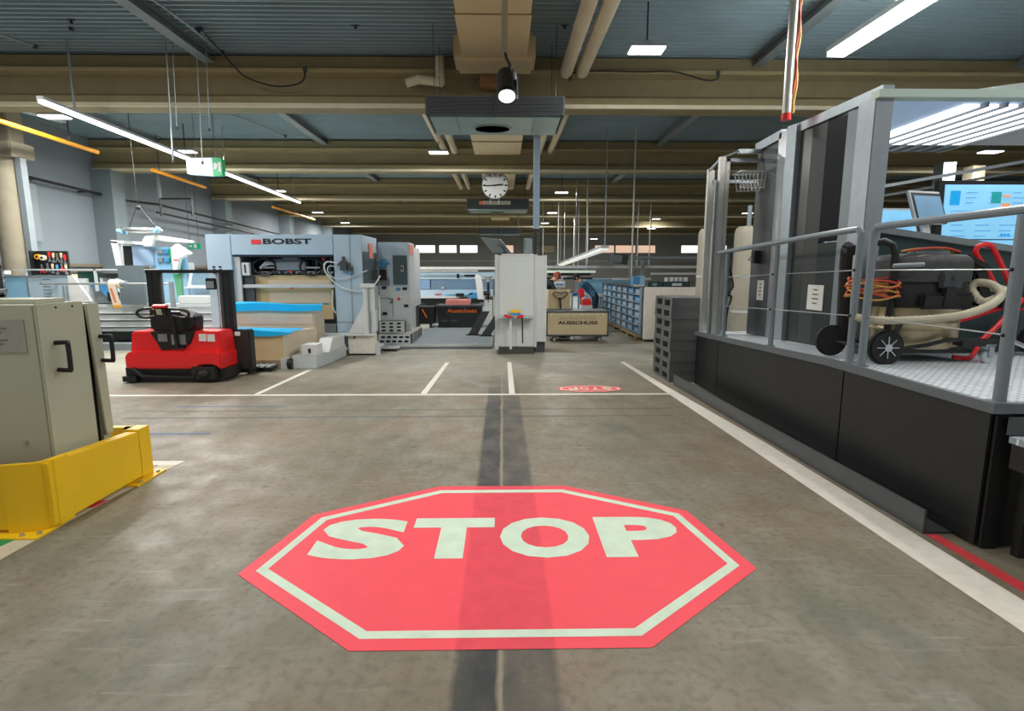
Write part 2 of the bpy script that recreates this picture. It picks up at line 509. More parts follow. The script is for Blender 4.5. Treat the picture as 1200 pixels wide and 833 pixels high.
line('floor_line', [(-4.2, 6.2), (2.0, 6.26), (2.0, 6.28), (-4.2, 6.22)], 0.0012, M_darkline, 'second faint dark line nearer to the white cross line')

# ------------------------------------------------------------------ stop signs projected on the floor, their light painted as flat decals
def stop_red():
    m = mat('red_projected_light', (248, 74, 88), 0.62, var=0.04, scale=6)
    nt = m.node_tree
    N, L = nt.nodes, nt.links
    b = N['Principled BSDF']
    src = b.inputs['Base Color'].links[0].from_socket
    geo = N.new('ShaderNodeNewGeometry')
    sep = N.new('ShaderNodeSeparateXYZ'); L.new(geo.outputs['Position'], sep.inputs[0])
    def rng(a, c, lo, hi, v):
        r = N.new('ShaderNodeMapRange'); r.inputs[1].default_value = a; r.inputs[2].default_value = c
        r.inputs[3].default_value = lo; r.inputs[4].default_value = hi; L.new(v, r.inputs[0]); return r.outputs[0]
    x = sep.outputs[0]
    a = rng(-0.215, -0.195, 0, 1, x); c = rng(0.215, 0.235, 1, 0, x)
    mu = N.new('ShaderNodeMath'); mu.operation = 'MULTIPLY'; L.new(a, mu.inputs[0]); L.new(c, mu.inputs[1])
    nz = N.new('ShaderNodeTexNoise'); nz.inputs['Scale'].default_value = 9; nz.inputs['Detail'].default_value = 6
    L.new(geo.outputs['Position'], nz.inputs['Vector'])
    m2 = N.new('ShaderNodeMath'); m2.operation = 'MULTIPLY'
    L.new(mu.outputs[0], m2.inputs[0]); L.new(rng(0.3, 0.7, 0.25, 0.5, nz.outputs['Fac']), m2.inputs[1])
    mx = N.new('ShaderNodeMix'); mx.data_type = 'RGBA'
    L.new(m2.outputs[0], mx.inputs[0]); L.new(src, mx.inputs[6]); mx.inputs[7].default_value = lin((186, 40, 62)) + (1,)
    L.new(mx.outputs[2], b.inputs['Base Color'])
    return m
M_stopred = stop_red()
M_stopwhite = mat('pale_green_white_light', (206, 224, 202), 0.6, var=0.10, scale=8)
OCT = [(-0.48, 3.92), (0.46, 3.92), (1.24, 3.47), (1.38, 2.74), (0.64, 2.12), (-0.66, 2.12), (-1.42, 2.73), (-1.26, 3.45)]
def inset(poly, d):
    out = []
    n = len(poly)
    cx = sum(p[0] for p in poly) / n; cy = sum(p[1] for p in poly) / n
    for i in range(n):
        p0, p1, p2 = (Vector((*poly[(i + k) % n], 0)) for k in (-1, 0, 1))
        def off(a, b):
            t = (b - a).normalized(); nn = Vector((t.y, -t.x, 0))
            if nn.dot(Vector((cx, cy, 0)) - a) < 0: nn = -nn
            return a + nn * d, t
        a, ta = off(p0, p1); b, tb = off(p1, p2)
        den = ta.x * tb.y - ta.y * tb.x
        s = ((b.x - a.x) * tb.y - (b.y - a.y) * tb.x) / den
        q = a + ta * s
        out.append((q.x, q.y))
    return out
def ring(outer, inner, z):
    n = len(outer)
    vs = [(*p, z) for p in outer] + [(*p, z) for p in inner]
    return MB().add(vs, [(k, (k + 1) % n, n + (k + 1) % n, n + k) for k in range(n)])
stop = thing('projected_stop_sign', 'big red octagon projected on the floor lettered STOP in the foreground', 'floor sign', (0, 3.0, 0))
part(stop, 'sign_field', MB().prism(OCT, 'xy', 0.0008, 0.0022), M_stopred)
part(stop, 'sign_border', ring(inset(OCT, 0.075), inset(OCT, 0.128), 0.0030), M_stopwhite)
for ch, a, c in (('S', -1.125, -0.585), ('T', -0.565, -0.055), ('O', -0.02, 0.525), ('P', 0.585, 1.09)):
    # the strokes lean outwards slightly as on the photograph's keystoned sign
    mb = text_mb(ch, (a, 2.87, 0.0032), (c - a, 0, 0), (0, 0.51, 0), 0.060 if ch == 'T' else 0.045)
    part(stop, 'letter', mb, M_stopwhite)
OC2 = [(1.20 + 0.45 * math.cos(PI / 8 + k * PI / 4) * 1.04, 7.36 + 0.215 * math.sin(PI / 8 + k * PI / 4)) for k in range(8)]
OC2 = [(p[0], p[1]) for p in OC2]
st2 = thing('projected_stop_sign', 'small far projected red octagon lettered STOP upside down beyond the cross line', 'floor sign', (1.20, 7.36, 0))  # second projected sign, its light painted the same way
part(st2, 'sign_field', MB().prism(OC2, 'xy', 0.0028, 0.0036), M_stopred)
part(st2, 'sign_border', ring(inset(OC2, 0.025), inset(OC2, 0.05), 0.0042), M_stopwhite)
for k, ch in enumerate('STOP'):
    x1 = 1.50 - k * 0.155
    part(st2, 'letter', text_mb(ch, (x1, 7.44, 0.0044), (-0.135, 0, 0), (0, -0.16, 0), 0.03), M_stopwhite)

# ------------------------------------------------------------------ steel kerb
kx = lambda y: 2.585 - 0.034 * (y - 3.12)
mb = MB()
prof = [(0, 0), (0.19, 0), (0.19, 0.012), (0.014, 0.012), (0.014, 0.15), (0, 0.15)]
ya, yb = 3.12, 7.6
vs = [(kx(y) + p[0], y, p[1] + 0.003) for y in (ya, yb) for p in prof]
n = len(prof)
mb.add(vs, [(k, (k + 1) % n, n + (k + 1) % n, n + k) for k in range(n)] + [tuple(range(n)), tuple(range(2 * n - 1, n - 1, -1))])
single('kerb_rail', mb, mat('mill_steel_angle', (88, 92, 94), 0.36, 0.45, var=0.12, scale=5), 'long black steel angle rail on the floor along the platform', 'kerb')

# ------------------------------------------------------------------ raised platform on the right
PX0, PX1, PYN, PYF = 2.74, 9.0, 2.93, 7.7
def pz(y):
    return 0.87 if y < 4.5 else 0.87 - 0.035 * (y - 4.5)
plat = thing('machine_platform', 'raised black platform with checker plate deck on the right', 'platform', (PX0, PYN, 0))
M_checker = bpy.data.materials.new('checker_plate')
def checker():
    m = M_checker; m.use_nodes = True
    nt = m.node_tree; b = nt.nodes['Principled BSDF']
    geo = nt.nodes.new('ShaderNodeNewGeometry')
    mp = nt.nodes.new('ShaderNodeMapping'); mp.inputs['Scale'].default_value = (6, 6, 6); mp.inputs['Rotation'].default_value = (0, 0, PI / 4)
    nt.links.new(geo.outputs['Position'], mp.inputs[0])
    ck = nt.nodes.new('ShaderNodeTexBrick'); ck.inputs['Scale'].default_value = 1.0
    ck.inputs['Color1'].default_value = lin((240, 243, 245)) + (1,); ck.inputs['Color2'].default_value = lin((214, 222, 228)) + (1,)
    ck.inputs['Mortar'].default_value = lin((146, 158, 166)) + (1,); ck.inputs['Mortar Size'].default_value = 0.05
    nt.links.new(mp.outputs[0], ck.inputs['Vector'])
    nt.links.new(ck.outputs['Color'], b.inputs['Base Color'])
    b.inputs['Metallic'].default_value = 0.0; b.inputs['Roughness'].default_value = 0.4
    bp = nt.nodes.new('ShaderNodeBump'); bp.inputs['Strength'].default_value = 0.4; bp.inputs['Distance'].default_value = 0.004
    nt.links.new(ck.outputs['Fac'], bp.inputs['Height']); bp.invert = True
    nt.links.new(bp.outputs[0], b.inputs['Normal'])
checker()
ys = [PYN, 4.5, PYF]
pp = [(y, pz(y)) for y in ys] + [(y, pz(y) - 0.03) for y in reversed(ys)]
part(plat, 'deck_plate', MB().prism(pp, 'yz', PX0 + 0.03, PX1), M_checker)
ys2 = [PYN + 0.03, 4.5, PYF]
pp = [(y, pz(y) + 0.003) for y in ys2] + [(y, pz(y) - 0.055) for y in reversed(ys2)]
part(plat, 'edge_trim', MB().prism(pp, 'yz', PX0 - 0.01, PX0 + 0.035).box(PX0 - 0.01, PYN - 0.02, 0.815, PX1, PYN + 0.03, 0.873), mat('grey_edge_trim', (104, 112, 116), 0.4, 0.3, var=0.06))
seams = [2.95, 4.30, 6.88, 7.66]
for a, c in zip(seams[:-1], seams[1:]):
    yy = [a + 0.008] + [y for y in (4.5,) if a < y < c] + [c - 0.008]
    pl = [(y, pz(y) - 0.058) for y in yy] + [(c - 0.008, 0.02), (a + 0.008, 0.02)]
    part(plat, 'front_panel', MB().prism(pl, 'yz', PX0 + 0.02, PX0 + 0.04), M_blacksteel)
pl = [(y, pz(y) - 0.06) for y in ys] + [(PYF, 0.0), (PYN, 0.0)]
part(plat, 'base_frame', MB().prism(pl, 'yz', PX0 + 0.05, PX0 + 0.13).box(PX0 + 0.02, PYF - 0.06, 0, PX1, PYF - 0.03, 0.72), M_black)
part(plat, 'void_backing', MB().box(PX0 + 0.04, PYN + 0.002, 0.02, PX0 + 0.16, PYN + 0.02, 0.80).box(PX0 + 0.16, PYN + 0.03, 0.0, PX1, PYN + 0.05, 0.80), M_black)  # black sheet stands in for the dark void behind the steps
stp = thing('platform_step', 'grey step at the near corner of the black platform', 'step', (3.4, 2.7, 0))
part(stp, 'riser_panel', MB().box(2.81, 2.88, 0.70, 5.2, 2.90, 0.80), M_dkgrey)
part(stp, 'tread', MB().box(2.81, 2.45, 0.66, 5.2, 2.88, 0.695), M_checker)
part(stp, 'tread', MB().box(3.2, 2.05, 0.40, 5.2, 2.45, 0.435), M_checker)
part(stp, 'under_tread_shade', MB().box(2.83, 2.44, 0.50, 5.2, 2.455, 0.66).box(2.81, 2.44, 0.52, 2.83, 2.86, 0.66), M_black)  # black strips stand in for the shade under the upper tread
part(stp, 'leg', MB().box(5.14, 2.46, 0, 5.2, 2.52, 0.66).box(2.90, 2.82, 0, 2.96, 2.87, 0.66).box(5.14, 2.07, 0, 5.2, 2.13, 0.40).box(3.2, 2.07, 0, 3.26, 2.13, 0.40), M_black)

# ------------------------------------------------------------------ guard railing along the platform edge
rail = thing('guard_railing', 'grey tubular guard railing with thin cables along the platform edge', 'railing', (2.8, 4.2, 0.8))
RX = 2.80
def rz(y): return pz(y) + 1.06
posts = [(2.96, 0.032), (4.16, 0.028), (4.31, 0.028), (5.62, 0.026), (6.85, 0.026)]
for y, r in posts:
    part(rail, 'post', MB().cyl((RX, y, pz(y)), (RX, y, rz(y) - 0.03), r, n=14).cyl((RX, y, pz(y)), (RX, y, pz(y) + 0.008), r * 1.8, n=14), M_rail)
def railtube(y0, y1, bend0=False, bend1=False):
    pts = []
    if bend0: pts += [(RX, y0, rz(y0) - 0.06), (RX, y0 + 0.01, rz(y0) - 0.025), (RX, y0 + 0.03, rz(y0) - 0.004)]
    for k in range(9):
        y = y0 + (0.05 if bend0 else 0) + (y1 - y0 - (0.05 if bend0 else 0) - (0.05 if bend1 else 0)) * k / 8
        pts.append((RX, y, rz(y)))
    if bend1: pts += [(RX, y1 - 0.03, rz(y1) - 0.004), (RX, y1 - 0.01, rz(y1) - 0.025), (RX, y1, rz(y1) - 0.06)]
    return MB().tube(pts, 0.026, 10)
part(rail, 'top_rail', railtube(2.94, 4.16, False, True), M_rail)
part(rail, 'top_rail', railtube(4.31, 7.14, True, False), M_rail)
for hz in (0.38, 0.74):
    for a, c in ((2.96, 4.16), (4.31, 5.62), (5.62, 6.85)):
        part(rail, 'cable', MB().cyl((RX, a, pz(a) + hz), (RX, c, pz(c) + hz), 0.005, n=6), M_steel)
        part(rail, 'cable_clamp', MB().ball((RX - 0.03, a, pz(a) + hz), 0.012, 6), M_black)
# return side of the railing at the near corner
part(rail, 'top_rail', MB().tube([(RX, 2.94, rz(2.94)), (3.1, 2.93, rz(2.94)), (5.0, 2.93, rz(2.94))], 0.026, 10), M_rail)
part(rail, 'side_bracket', MB().cyl((RX, 2.96, pz(3) + 0.36), (RX + 0.14, 2.95, pz(3) + 0.30), 0.012, n=8).cyl((RX + 0.14, 2.95, pz(3) + 0.30), (RX + 0.16, 2.95, pz(3) + 0.27), 0.02, n=8), M_steel)

# ------------------------------------------------------------------ control booth
booth = thing('control_booth', 'dark glazed control booth with bright luminous ceiling on the platform', 'booth', (4.3, 5.9, 0.8))
BX = 3.30
def wallpiece(y0, y1, z1a, z1b, x0=BX - 0.03, x1=BX + 0.03, zb=None):
    poly = [(y0, pz(y0) if zb is None else zb), (y1, pz(y1) if zb is None else zb), (y1, z1b), (y0, z1a)]
    return MB().prism(poly, 'yz', x0, x1)
part(booth, 'corner_post', wallpiece(4.90, 5.14, 3.07, 3.09, BX - 0.10, BX + 0.06), M_galv, bevel=0.008)
part(booth, 'black_strip', wallpiece(5.36, 5.72, 3.06, 3.10, zb=1.90), M_blackglass)
part(booth, 'lower_panel', wallpiece(5.365, 5.72, 1.89, 1.89), mat('dark_green_black_panel', (40, 48, 47), 0.5, var=0.05, spec=0.25))
part(booth, 'inner_post', wallpiece(5.14, 5.36, 3.06, 3.08, BX - 0.05, BX + 0.05), M_rail)
part(booth, 'wall_panel', wallpiece(5.72, 5.98, 3.08, 3.10), M_darkglass)
part(booth, 'wall_panel', wallpiece(5.985, 6.22, 3.09, 3.12), mat('dark_olive_panel', (50, 53, 52), 0.3, var=0.05))
part(booth, 'post', wallpiece(6.22, 6.44, 3.20, 3.22, BX - 0.08, BX + 0.05), M_galv, bevel=0.008)
part(booth, 'post', wallpiece(6.45, 6.66, 3.19, 3.20, BX - 0.06, BX + 0.05), M_steel, bevel=0.008)
part(booth, 'wall_panel', wallpiece(6.67, 7.24, 3.12, 3.14), mat('dark_slate_panel', (60, 66, 68), 0.35, var=0.06))
part(booth, 'top_rail', MB().bar((BX, 4.90, 3.13), (BX, 6.22, 3.16), 0.10, 0.09).bar((BX, 6.6, 3.18), (BX, 7.26, 3.16), 0.12, 0.10), M_galv)
part(booth, 'roof', MB().box(BX + 0.06, 4.98, 3.10, 5.42, 7.05, 3.16), M_ltgrey)
arc = [(3.95 + 2.6 * k / 16, 3.125 + 0.125 * math.sin(PI * k / 16)) for k in range(17)]
part(booth, 'roof_dome', MB().prism(arc, 'xz', 4.90, 6.9), M_ltgrey)
part(booth, 'fascia', MB().box(BX - 0.10, 4.86, 3.065, 5.45, 4.98, 3.13).box(5.42, 4.98, 3.065, 5.47, 7.05, 3.13), mat('mint_white_fascia', (206, 226, 214), 0.4, var=0.03))
part(booth, 'ceiling_panel', MB().box(BX + 0.06, 4.98, 3.085, 5.42, 7.05, 3.10), mat('glowing_ceiling_panel', (150, 174, 200), 0.5, var=0.06, scale=2, emit=0.42))  # faint bluish glow added to lift the panel's brightness
for k in range(7):
    tx = 4.22 + k * 0.175
    lv = part(booth, 'light_tube', MB().box(tx - 0.07, 5.12, 3.062, tx + 0.07, 6.6, 3.083), M_tube)
    part(booth, 'light_louvre', MB().box(tx + 0.073, 5.05, 3.045, tx + 0.10, 6.95, 3.084), M_midgrey)
    part(booth, 'light_end', MB().box(tx - 0.07, 6.6, 3.06, tx + 0.07, 6.95, 3.083), M_steel)
area_lamp(4.75, 5.85, 3.04, 1.1, 1.4, 14, booth)
def notice(x, y, z, w, h, label):
    nt = thing('notice', label, 'notice', (x, y, z))
    part(nt, 'sheet', MB().box(x - 0.004, y - w / 2, z, x, y + w / 2, z + h), M_paper)
    mb = MB()
    for k in range(4):
        ww = w * (0.28, 0.36, 0.42, 0.30)[k]
        mb.box(x - 0.0052, y - ww / 2, z + h * (0.78 - k * 0.18), x - 0.0042, y + ww / 2, z + h * (0.84 - k * 0.18))
    part(nt, 'print', mb, mat('grey_ink', (120, 118, 112), 0.8))
notice(BX - 0.031, 5.685, 1.20, 0.29, 0.26, 'white paper notice on the dark booth panel left of the vacuum')
notice(BX - 0.031, 6.92, 1.24, 0.17, 0.25, 'white paper notice on the far narrow booth panel')

# console desk and screens
desk = thing('console_desk', 'slate console desk with sloping grey edge behind the vacuum', 'desk', (4.6, 5.2, 0.8))
def dz(x): return 2.00 - 0.136 * (x - 3.4)
part(desk, 'front_panel', MB().prism([(3.36, pz(5.0)), (6.2, pz(5.0)), (6.2, dz(6.2) - 0.06), (3.36, dz(3.36) - 0.06)], 'xz', 5.0, 5.03), M_slate)
part(desk, 'desk_top', MB().prism([(3.36, dz(3.36) - 0.06), (6.2, dz(6.2) - 0.06), (6.2, dz(6.2)), (3.36, dz(3.36))], 'xz', 4.96, 5.75), M_midgrey, bevel=0.006)
part(desk, 'rear_panel', MB().box(3.4, 5.70, pz(5.7), 6.2, 5.73, 1.57), M_slate)
big = thing('monitor', 'very large lit monitor with pale blue screen standing on the console desk', 'monitor', (5.1, 5.8, 1.85))
part(big, 'casing', MB().prism([(4.40, 1.875), (5.85, 1.68), (5.85, 2.50), (4.38, 2.50)], 'xz', 5.60, 5.66), M_black)
part(big, 'screen', MB().prism([(4.46, 1.90), (5.82, 1.76), (5.82, 2.46), (4.44, 2.46)], 'xz', 5.592, 5.60), M_screen)
def tile(x0, z0, x1, z1, m, y=5.588):
    part(big, 'screen_tile', MB().box(x0, y, z0, x1, y + 0.003, z1), m)
tile(4.50, 2.26, 4.60, 2.40, mat('screen_blue', (16, 150, 214), 0.4, emit=0.6))
tile(4.92, 2.28, 5.02, 2.39, mat('screen_teal', (30, 150, 150), 0.4, emit=0.6))
tile(5.03, 2.34, 5.12, 2.36, mat('screen_orange', (220, 150, 110), 0.4, emit=0.6))
tile(5.03, 2.24, 5.12, 2.28, MATS['screen_orange'])
tile(5.20, 2.24, 5.28, 2.26, mat('screen_red', (224, 70, 70), 0.4, emit=0.6))
for k, zz in enumerate((2.20, 2.17)):
    tile(4.52, zz, 5.78, zz + 0.006, mat('screen_line', (84, 150, 190), 0.4, emit=0.5))
tile(4.50, 2.10, 4.62, 2.12, MATS['screen_orange'])
for k in range(4):
    tile(5.42 + k * 0.05, 2.07, 5.46 + k * 0.05, 2.085, MATS['screen_blue'])
for k in range(3):
    tile(5.06 + k * 0.035, 1.955, 5.085 + k * 0.035, 1.98, MATS['screen_blue'])
for k in range(5):
    for q in range(3):
        tile(4.66 + 0.24 * k, 2.38 - 0.05 * q, 4.78 + 0.24 * k - 0.02 * ((k + q) % 3), 2.386 - 0.05 * q, MATS['screen_line'])
        tile(4.54 + 0.25 * k, 2.06 - 0.055 * q, 4.66 + 0.25 * k + 0.02 * ((k + q) % 3), 2.067 - 0.055 * q, MATS['screen_line'])
tile(4.68, 1.915, 5.80, 1.925, mat('screen_dark', (20, 60, 80), 0.4))
tab = thing('monitor', 'small tilted monitor with light frame left of the big screen', 'monitor', (4.12, 5.33, 1.91), 0.25)
part(tab, 'casing', MB().obox((0, 0.05, 0.30), (0.40, 0.03, 0.34), (-0.35, 0, 0)), M_white, world=False, bevel=0.008)
part(tab, 'bezel', MB().obox((0.01, 0.034, 0.295), (0.37, 0.01, 0.31), (-0.35, 0, 0)), M_black, world=False)
part(tab, 'screen', MB().obox((0.01, 0.027, 0.295), (0.33, 0.008, 0.25), (-0.35, 0, 0)), mat('dim_screen_blue', (120, 160, 190), 0.25, emit=0.25), world=False)
part(tab, 'stand', MB().box(-0.16, -0.10, 0.0, 0.18, 0.14, 0.02).bar((0, 0.02, 0.02), (0, 0.08, 0.22), 0.10, 0.03), M_white, world=False, bevel=0.006)
lap = thing('monitor', 'low lit monitor at the left end of the console desk beside the booth post', 'monitor', (3.85, 5.55, 1.95), 0.1)
part(lap, 'casing', MB().obox((0, 0, 0.13), (0.62, 0.03, 0.30), (-0.3, 0, 0)), M_white, world=False)
part(lap, 'screen', MB().obox((0, -0.018, 0.13), (0.58, 0.008, 0.26), (-0.3, 0, 0)), M_screen, world=False)
part(lap, 'foot', MB().box(-0.12, -0.06, -0.03, 0.12, 0.12, -0.01).bar((0, 0.03, -0.02), (0, 0.04, 0.08), 0.08, 0.03), M_white, world=False)

# ------------------------------------------------------------------ industrial vacuum cleaner
VX, VY, VZ = 3.50, 4.58, 0.868
vac = thing('vacuum_cleaner', 'black industrial wet vacuum with dirty steel drum on the platform', 'vacuum', (VX, VY, VZ))
sy = 0.72
def VL(prof, n=32, cx=0.0): return MB().lathe(prof, (cx, 0, 0), n, 1.0, sy)
part(vac, 'drum', VL([(0.30, 0.10), (0.335, 0.105), (0.34, 0.13), (0.34, 0.25), (0.347, 0.26), (0.34, 0.27), (0.34, 0.31), (0.347, 0.32), (0.34, 0.33), (0.34, 0.45), (0.345, 0.46)]), mat('dirty_stainless_drum', (176, 162, 130), 0.3, 0.7, var=0.25, scale=5, stretch=(1, 1, 0.4)), world=False)
part(vac, 'skirt', VL([(0.345, 0.44), (0.37, 0.45), (0.375, 0.60), (0.36, 0.64)]), M_black, world=False)
part(vac, 'motor_head', VL([(0.36, 0.64), (0.385, 0.65), (0.39, 0.80), (0.37, 0.84), (0.33, 0.865), (0.20, 0.875), (0.001, 0.88)]), mat('dusty_black_head', (62, 64, 65), 0.55, var=0.3, scale=22), world=False)
part(vac, 'front_skirt', MB().obox((0.02, -0.285, 0.50), (0.42, 0.06, 0.13), (0.12, 0, 0)), M_black, world=False, bevel=0.02)
part(vac, 'latch', MB().obox((0.04, -0.29, 0.665), (0.17, 0.05, 0.13), (0.1, 0, 0)).obox((0.04, -0.31, 0.68), (0.05, 0.05, 0.03)), M_dkgrey, world=False, bevel=0.01)
part(vac, 'latch', MB().obox((0.02, -0.30, 0.53), (0.10, 0.05, 0.16), (0.1, 0, 0)), M_black, world=False, bevel=0.01)
part(vac, 'grip', MB().obox((0.42, -0.02, 0.80), (0.24, 0.14, 0.07), (0, 0.45, 0)).obox((0.50, -0.02, 0.60), (0.12, 0.12, 0.30), (0, -0.25, 0)), M_black, world=False, bevel=0.02)
part(vac, 'push_handle', MB().tube([(-0.34, -0.16, 0.12), (-0.34, -0.17, 0.55), (-0.35, -0.18, 0.86), (-0.37, -0.17, 0.94), (-0.42, -0.14, 0.97), (-0.48, -0.12, 0.96)], 0.028, 10).tube([(-0.52, 0.14, 0.12), (-0.55, 0.13, 0.80), (-0.57, 0.10, 0.90), (-0.60, 0.04, 0.93), (-0.60, -0.02, 0.90)], 0.05, 10), M_black, world=False)
part(vac, 'pipe_stub', MB().cyl((-0.40, -0.24, 0.775), (-0.20, -0.30, 0.785), 0.018, n=12), M_midgrey, world=False)
part(vac, 'top_tray', MB().box(-0.20, -0.20, 0.868, 0.08, -0.10, 0.895), M_midgrey, world=False, bevel=0.005)
part(vac, 'wheel', MB().cyl((-0.46, -0.30, 0.135), (-0.46, -0.36, 0.135), 0.14, n=28), M_rubber, world=False, bevel=0.015)
hub = MB().cyl((-0.46, -0.355, 0.135), (-0.46, -0.372, 0.135), 0.03, n=14)
for k in range(8):
    a = k * PI / 4
    hub.bar((-0.46, -0.365, 0.135), (-0.46 + 0.088 * math.cos(a), -0.365, 0.135 + 0.088 * math.sin(a)), 0.007, 0.007)
part(vac, 'wheel_hub', hub, M_steel, world=False)
part(vac, 'wheel', MB().cyl((-0.62, 0.10, 0.135), (-0.62, 0.16, 0.135), 0.135, n=24), M_rubber, world=False, bevel=0.015)
part(vac, 'axle', MB().cyl((-0.46, -0.30, 0.11), (-0.60, 0.12, 0.13), 0.018, n=8), M_black, world=False)
part(vac, 'chassis', MB().tube([(-0.46, -0.32, 0.12), (-0.30, -0.30, 0.12), (-0.10, -0.30, 0.15), (0.06, -0.30, 0.19), (0.20, -0.30, 0.19), (0.42, -0.28, 0.165)], 0.017, 8).tube([(-0.60, 0.1, 0.13), (0.0, 0.26, 0.12), (0.4, 0.0, 0.15)], 0.017, 8).box(-0.34, -0.22, 0.07, 0.34, 0.2, 0.10).obox((0.32, -0.27, 0.165), (0.30, 0.10, 0.05)).tube([(-0.44, -0.26, 0.13), (-0.34, -0.25, 0.22), (-0.26, -0.22, 0.36)], 0.022, 8), M_black, world=False)
cas = part(vac, 'caster', MB().cyl((0.41, -0.31, 0.052), (0.41, -0.265, 0.052), 0.052, n=18), M_ltgrey, world=False, bevel=0.006)
part(cas, 'caster_fork', MB().box(0.39, -0.325, 0.05, 0.43, -0.317, 0.15).box(0.37, -0.258, 0.05, 0.44, -0.25, 0.15).box(0.36, -0.325, 0.14, 0.44, -0.25, 0.155), M_galv, world=False)
hp = [(-0.70, -0.30, 0.375), (-0.64, -0.36, 0.36), (-0.45, -0.39, 0.355), (-0.12, -0.41, 0.375), (0.10, -0.41, 0.41), (0.32, -0.37, 0.48), (0.46, -0.28, 0.555), (0.48, -0.17, 0.625), (0.41, -0.10, 0.64), (0.36, -0.12, 0.58), (0.38, -0.22, 0.49), (0.52, -0.22, 0.545), (0.62, -0.12, 0.585), (0.56, -0.03, 0.59), (0.42, -0.06, 0.52)]
def smooth(pts, k=6):
    out = []
    P = [Vector(p) for p in pts]
    for i in range(len(P) - 1):
        a, b, c, d = P[max(i - 1, 0)], P[i], P[i + 1], P[min(i + 2, len(P) - 1)]
        for j in range(k):
            t = j / k
            out.append(0.5 * ((2 * b) + (c - a) * t + (2 * a - 5 * b + 4 * c - d) * t * t + (3 * b - a - 3 * c + d) * t ** 3))
    out.append(P[-1])
    return out
hpts = smooth(hp, 14)
part(vac, 'suction_hose', MB().tube(hpts, [0.030 + (0.0025 if k % 2 else -0.0015) for k in range(len(hpts))], 10), M_hose, world=False)
cord = mat('yellow_red_cord', (196, 150, 70), 0.6, var=0.3, scale=40)
cord2 = mat('orange_red_cord', (186, 64, 44), 0.6, var=0.2, scale=40)
for k in range(6):
    pts = []
    for j in range(20):
        a = 2 * PI * j / 20
        pts.append((-0.52 + (0.20 + 0.008 * (k % 3)) * math.cos(a), -0.20 + 0.10 * math.sin(a), 0.66 - k * 0.025 + 0.03 * math.cos(a + k) * math.sin(2 * a + k)))
    part(vac, 'cord_coil', MB().tube(pts, 0.008, 6, closed=True), cord if k % 2 else cord2, world=False)
for k in range(3):
    pts = [(-0.26, -0.18 + 0.03 * k, 0.895), (-0.12, -0.22 + 0.04 * k, 0.915), (0.04, -0.20 + 0.03 * k, 0.915), (0.20, -0.14 + 0.03 * k, 0.89), (0.26, -0.06 + 0.03 * k, 0.88)]
    part(vac, 'cord_loop', MB().tube(smooth(pts), 0.009, 6), cord2 if k == 0 else cord, world=False)

# ------------------------------------------------------------------ red hand truck
ht = thing('hand_truck', 'red tubular hand truck leaning behind the near railing post', 'hand truck', (4.35, 4.75, 0.868))
def htb(pts, r=0.022): return MB().tube(smooth(pts, 5), r, 10)
part(ht, 'frame', htb([(4.36, 4.72, 1.36), (4.20, 4.70, 1.58), (4.07, 4.69, 1.73), (4.05, 4.69, 1.785), (4.09, 4.69, 1.82), (4.15, 4.69, 1.825), (4.22, 4.70, 1.78), (4.43, 4.76, 1.53), (4.66, 4.84, 1.26)]), M_red)
part(ht, 'lower_bar', htb([(3.72, 4.92, 1.03), (4.20, 4.90, 1.17), (4.60, 4.88, 1.30), (4.9, 4.88, 1.38)]), M_red)
part(ht, 'lower_bar', htb([(4.15, 4.70, 0.95), (4.35, 4.74, 1.10), (4.62, 4.80, 1.36)], 0.024), M_red)
part(ht, 'lower_bar', htb([(3.72, 4.40, 0.90), (3.86, 4.40, 0.895), (4.1, 4.62, 0.92), (4.2, 4.70, 0.96)], 0.018), M_red)
part(ht, 'wheel', MB().cyl((4.72, 4.70, 1.0), (4.72, 4.78, 1.0), 0.13, n=22), M_rubber, bevel=0.015)
part(ht, 'wheel_guard', MB().box(4.45, 4.80, 1.28, 4.80, 4.84, 1.42), M_black)
# ------------------------------------------------------------------ beige electrical cabinets on the left
CX = -2.95
cab = thing('electrical_cabinet', 'beige steel electrical cabinet inside the yellow guard, nearest on the left', 'cabinet', (-3.4, 3.75, 0))
part(cab, 'body', MB().box(-4.3, 3.50, 0.0, CX - 0.02, 3.895, 1.39), M_beige, bevel=0.004)
part(cab, 'door', MB().box(CX - 0.02, 3.505, 0.14, CX, 3.90, 1.395), mat('pale_beige_door', (184, 188, 166), 0.38, var=0.02, scale=3), bevel=0.005)
part(cab, 'top_cap', MB().box(-4.3, 3.62, 1.39, -3.05, 3.88, 1.42), M_beige, bevel=0.004)
def handle(x, y, z0, z1):
    return MB().tube(smooth([(x, y, z1), (x + 0.07, y, z1 + 0.003), (x + 0.082, y, z1 - 0.012), (x + 0.082, y, z0 + 0.012), (x + 0.07, y, z0 - 0.003), (x, y, z0)], 4), 0.015, 10)
part(cab, 'door_handle', handle(CX, 3.62, 0.955, 1.135), M_black)
part(cab, 'data_plate', MB().box(-3.42, 3.494, 1.09, -3.03, 3.499, 1.30), mat('worn_label', (160, 160, 150), 0.6, var=0.1, scale=20))
dp = MB()
for k in range(7):
    dp.box(-3.38, 3.4925, 1.115 + k * 0.025, -3.20 + 0.03 * (k % 3), 3.4938, 1.123 + k * 0.025)
part(cab, 'label_print', dp, mat('faded_print', (112, 112, 106), 0.8))
part(cab, 'lock_screw', MB().cyl((-3.12, 3.50, 0.50), (-3.12, 3.49, 0.50), 0.014, n=10), M_steel)
for sy_ in (3.66, 3.80):
    part(cab, 'screw', MB().cyl((CX, sy_, 1.365), (CX + 0.003, sy_, 1.365), 0.008, n=8), M_black)
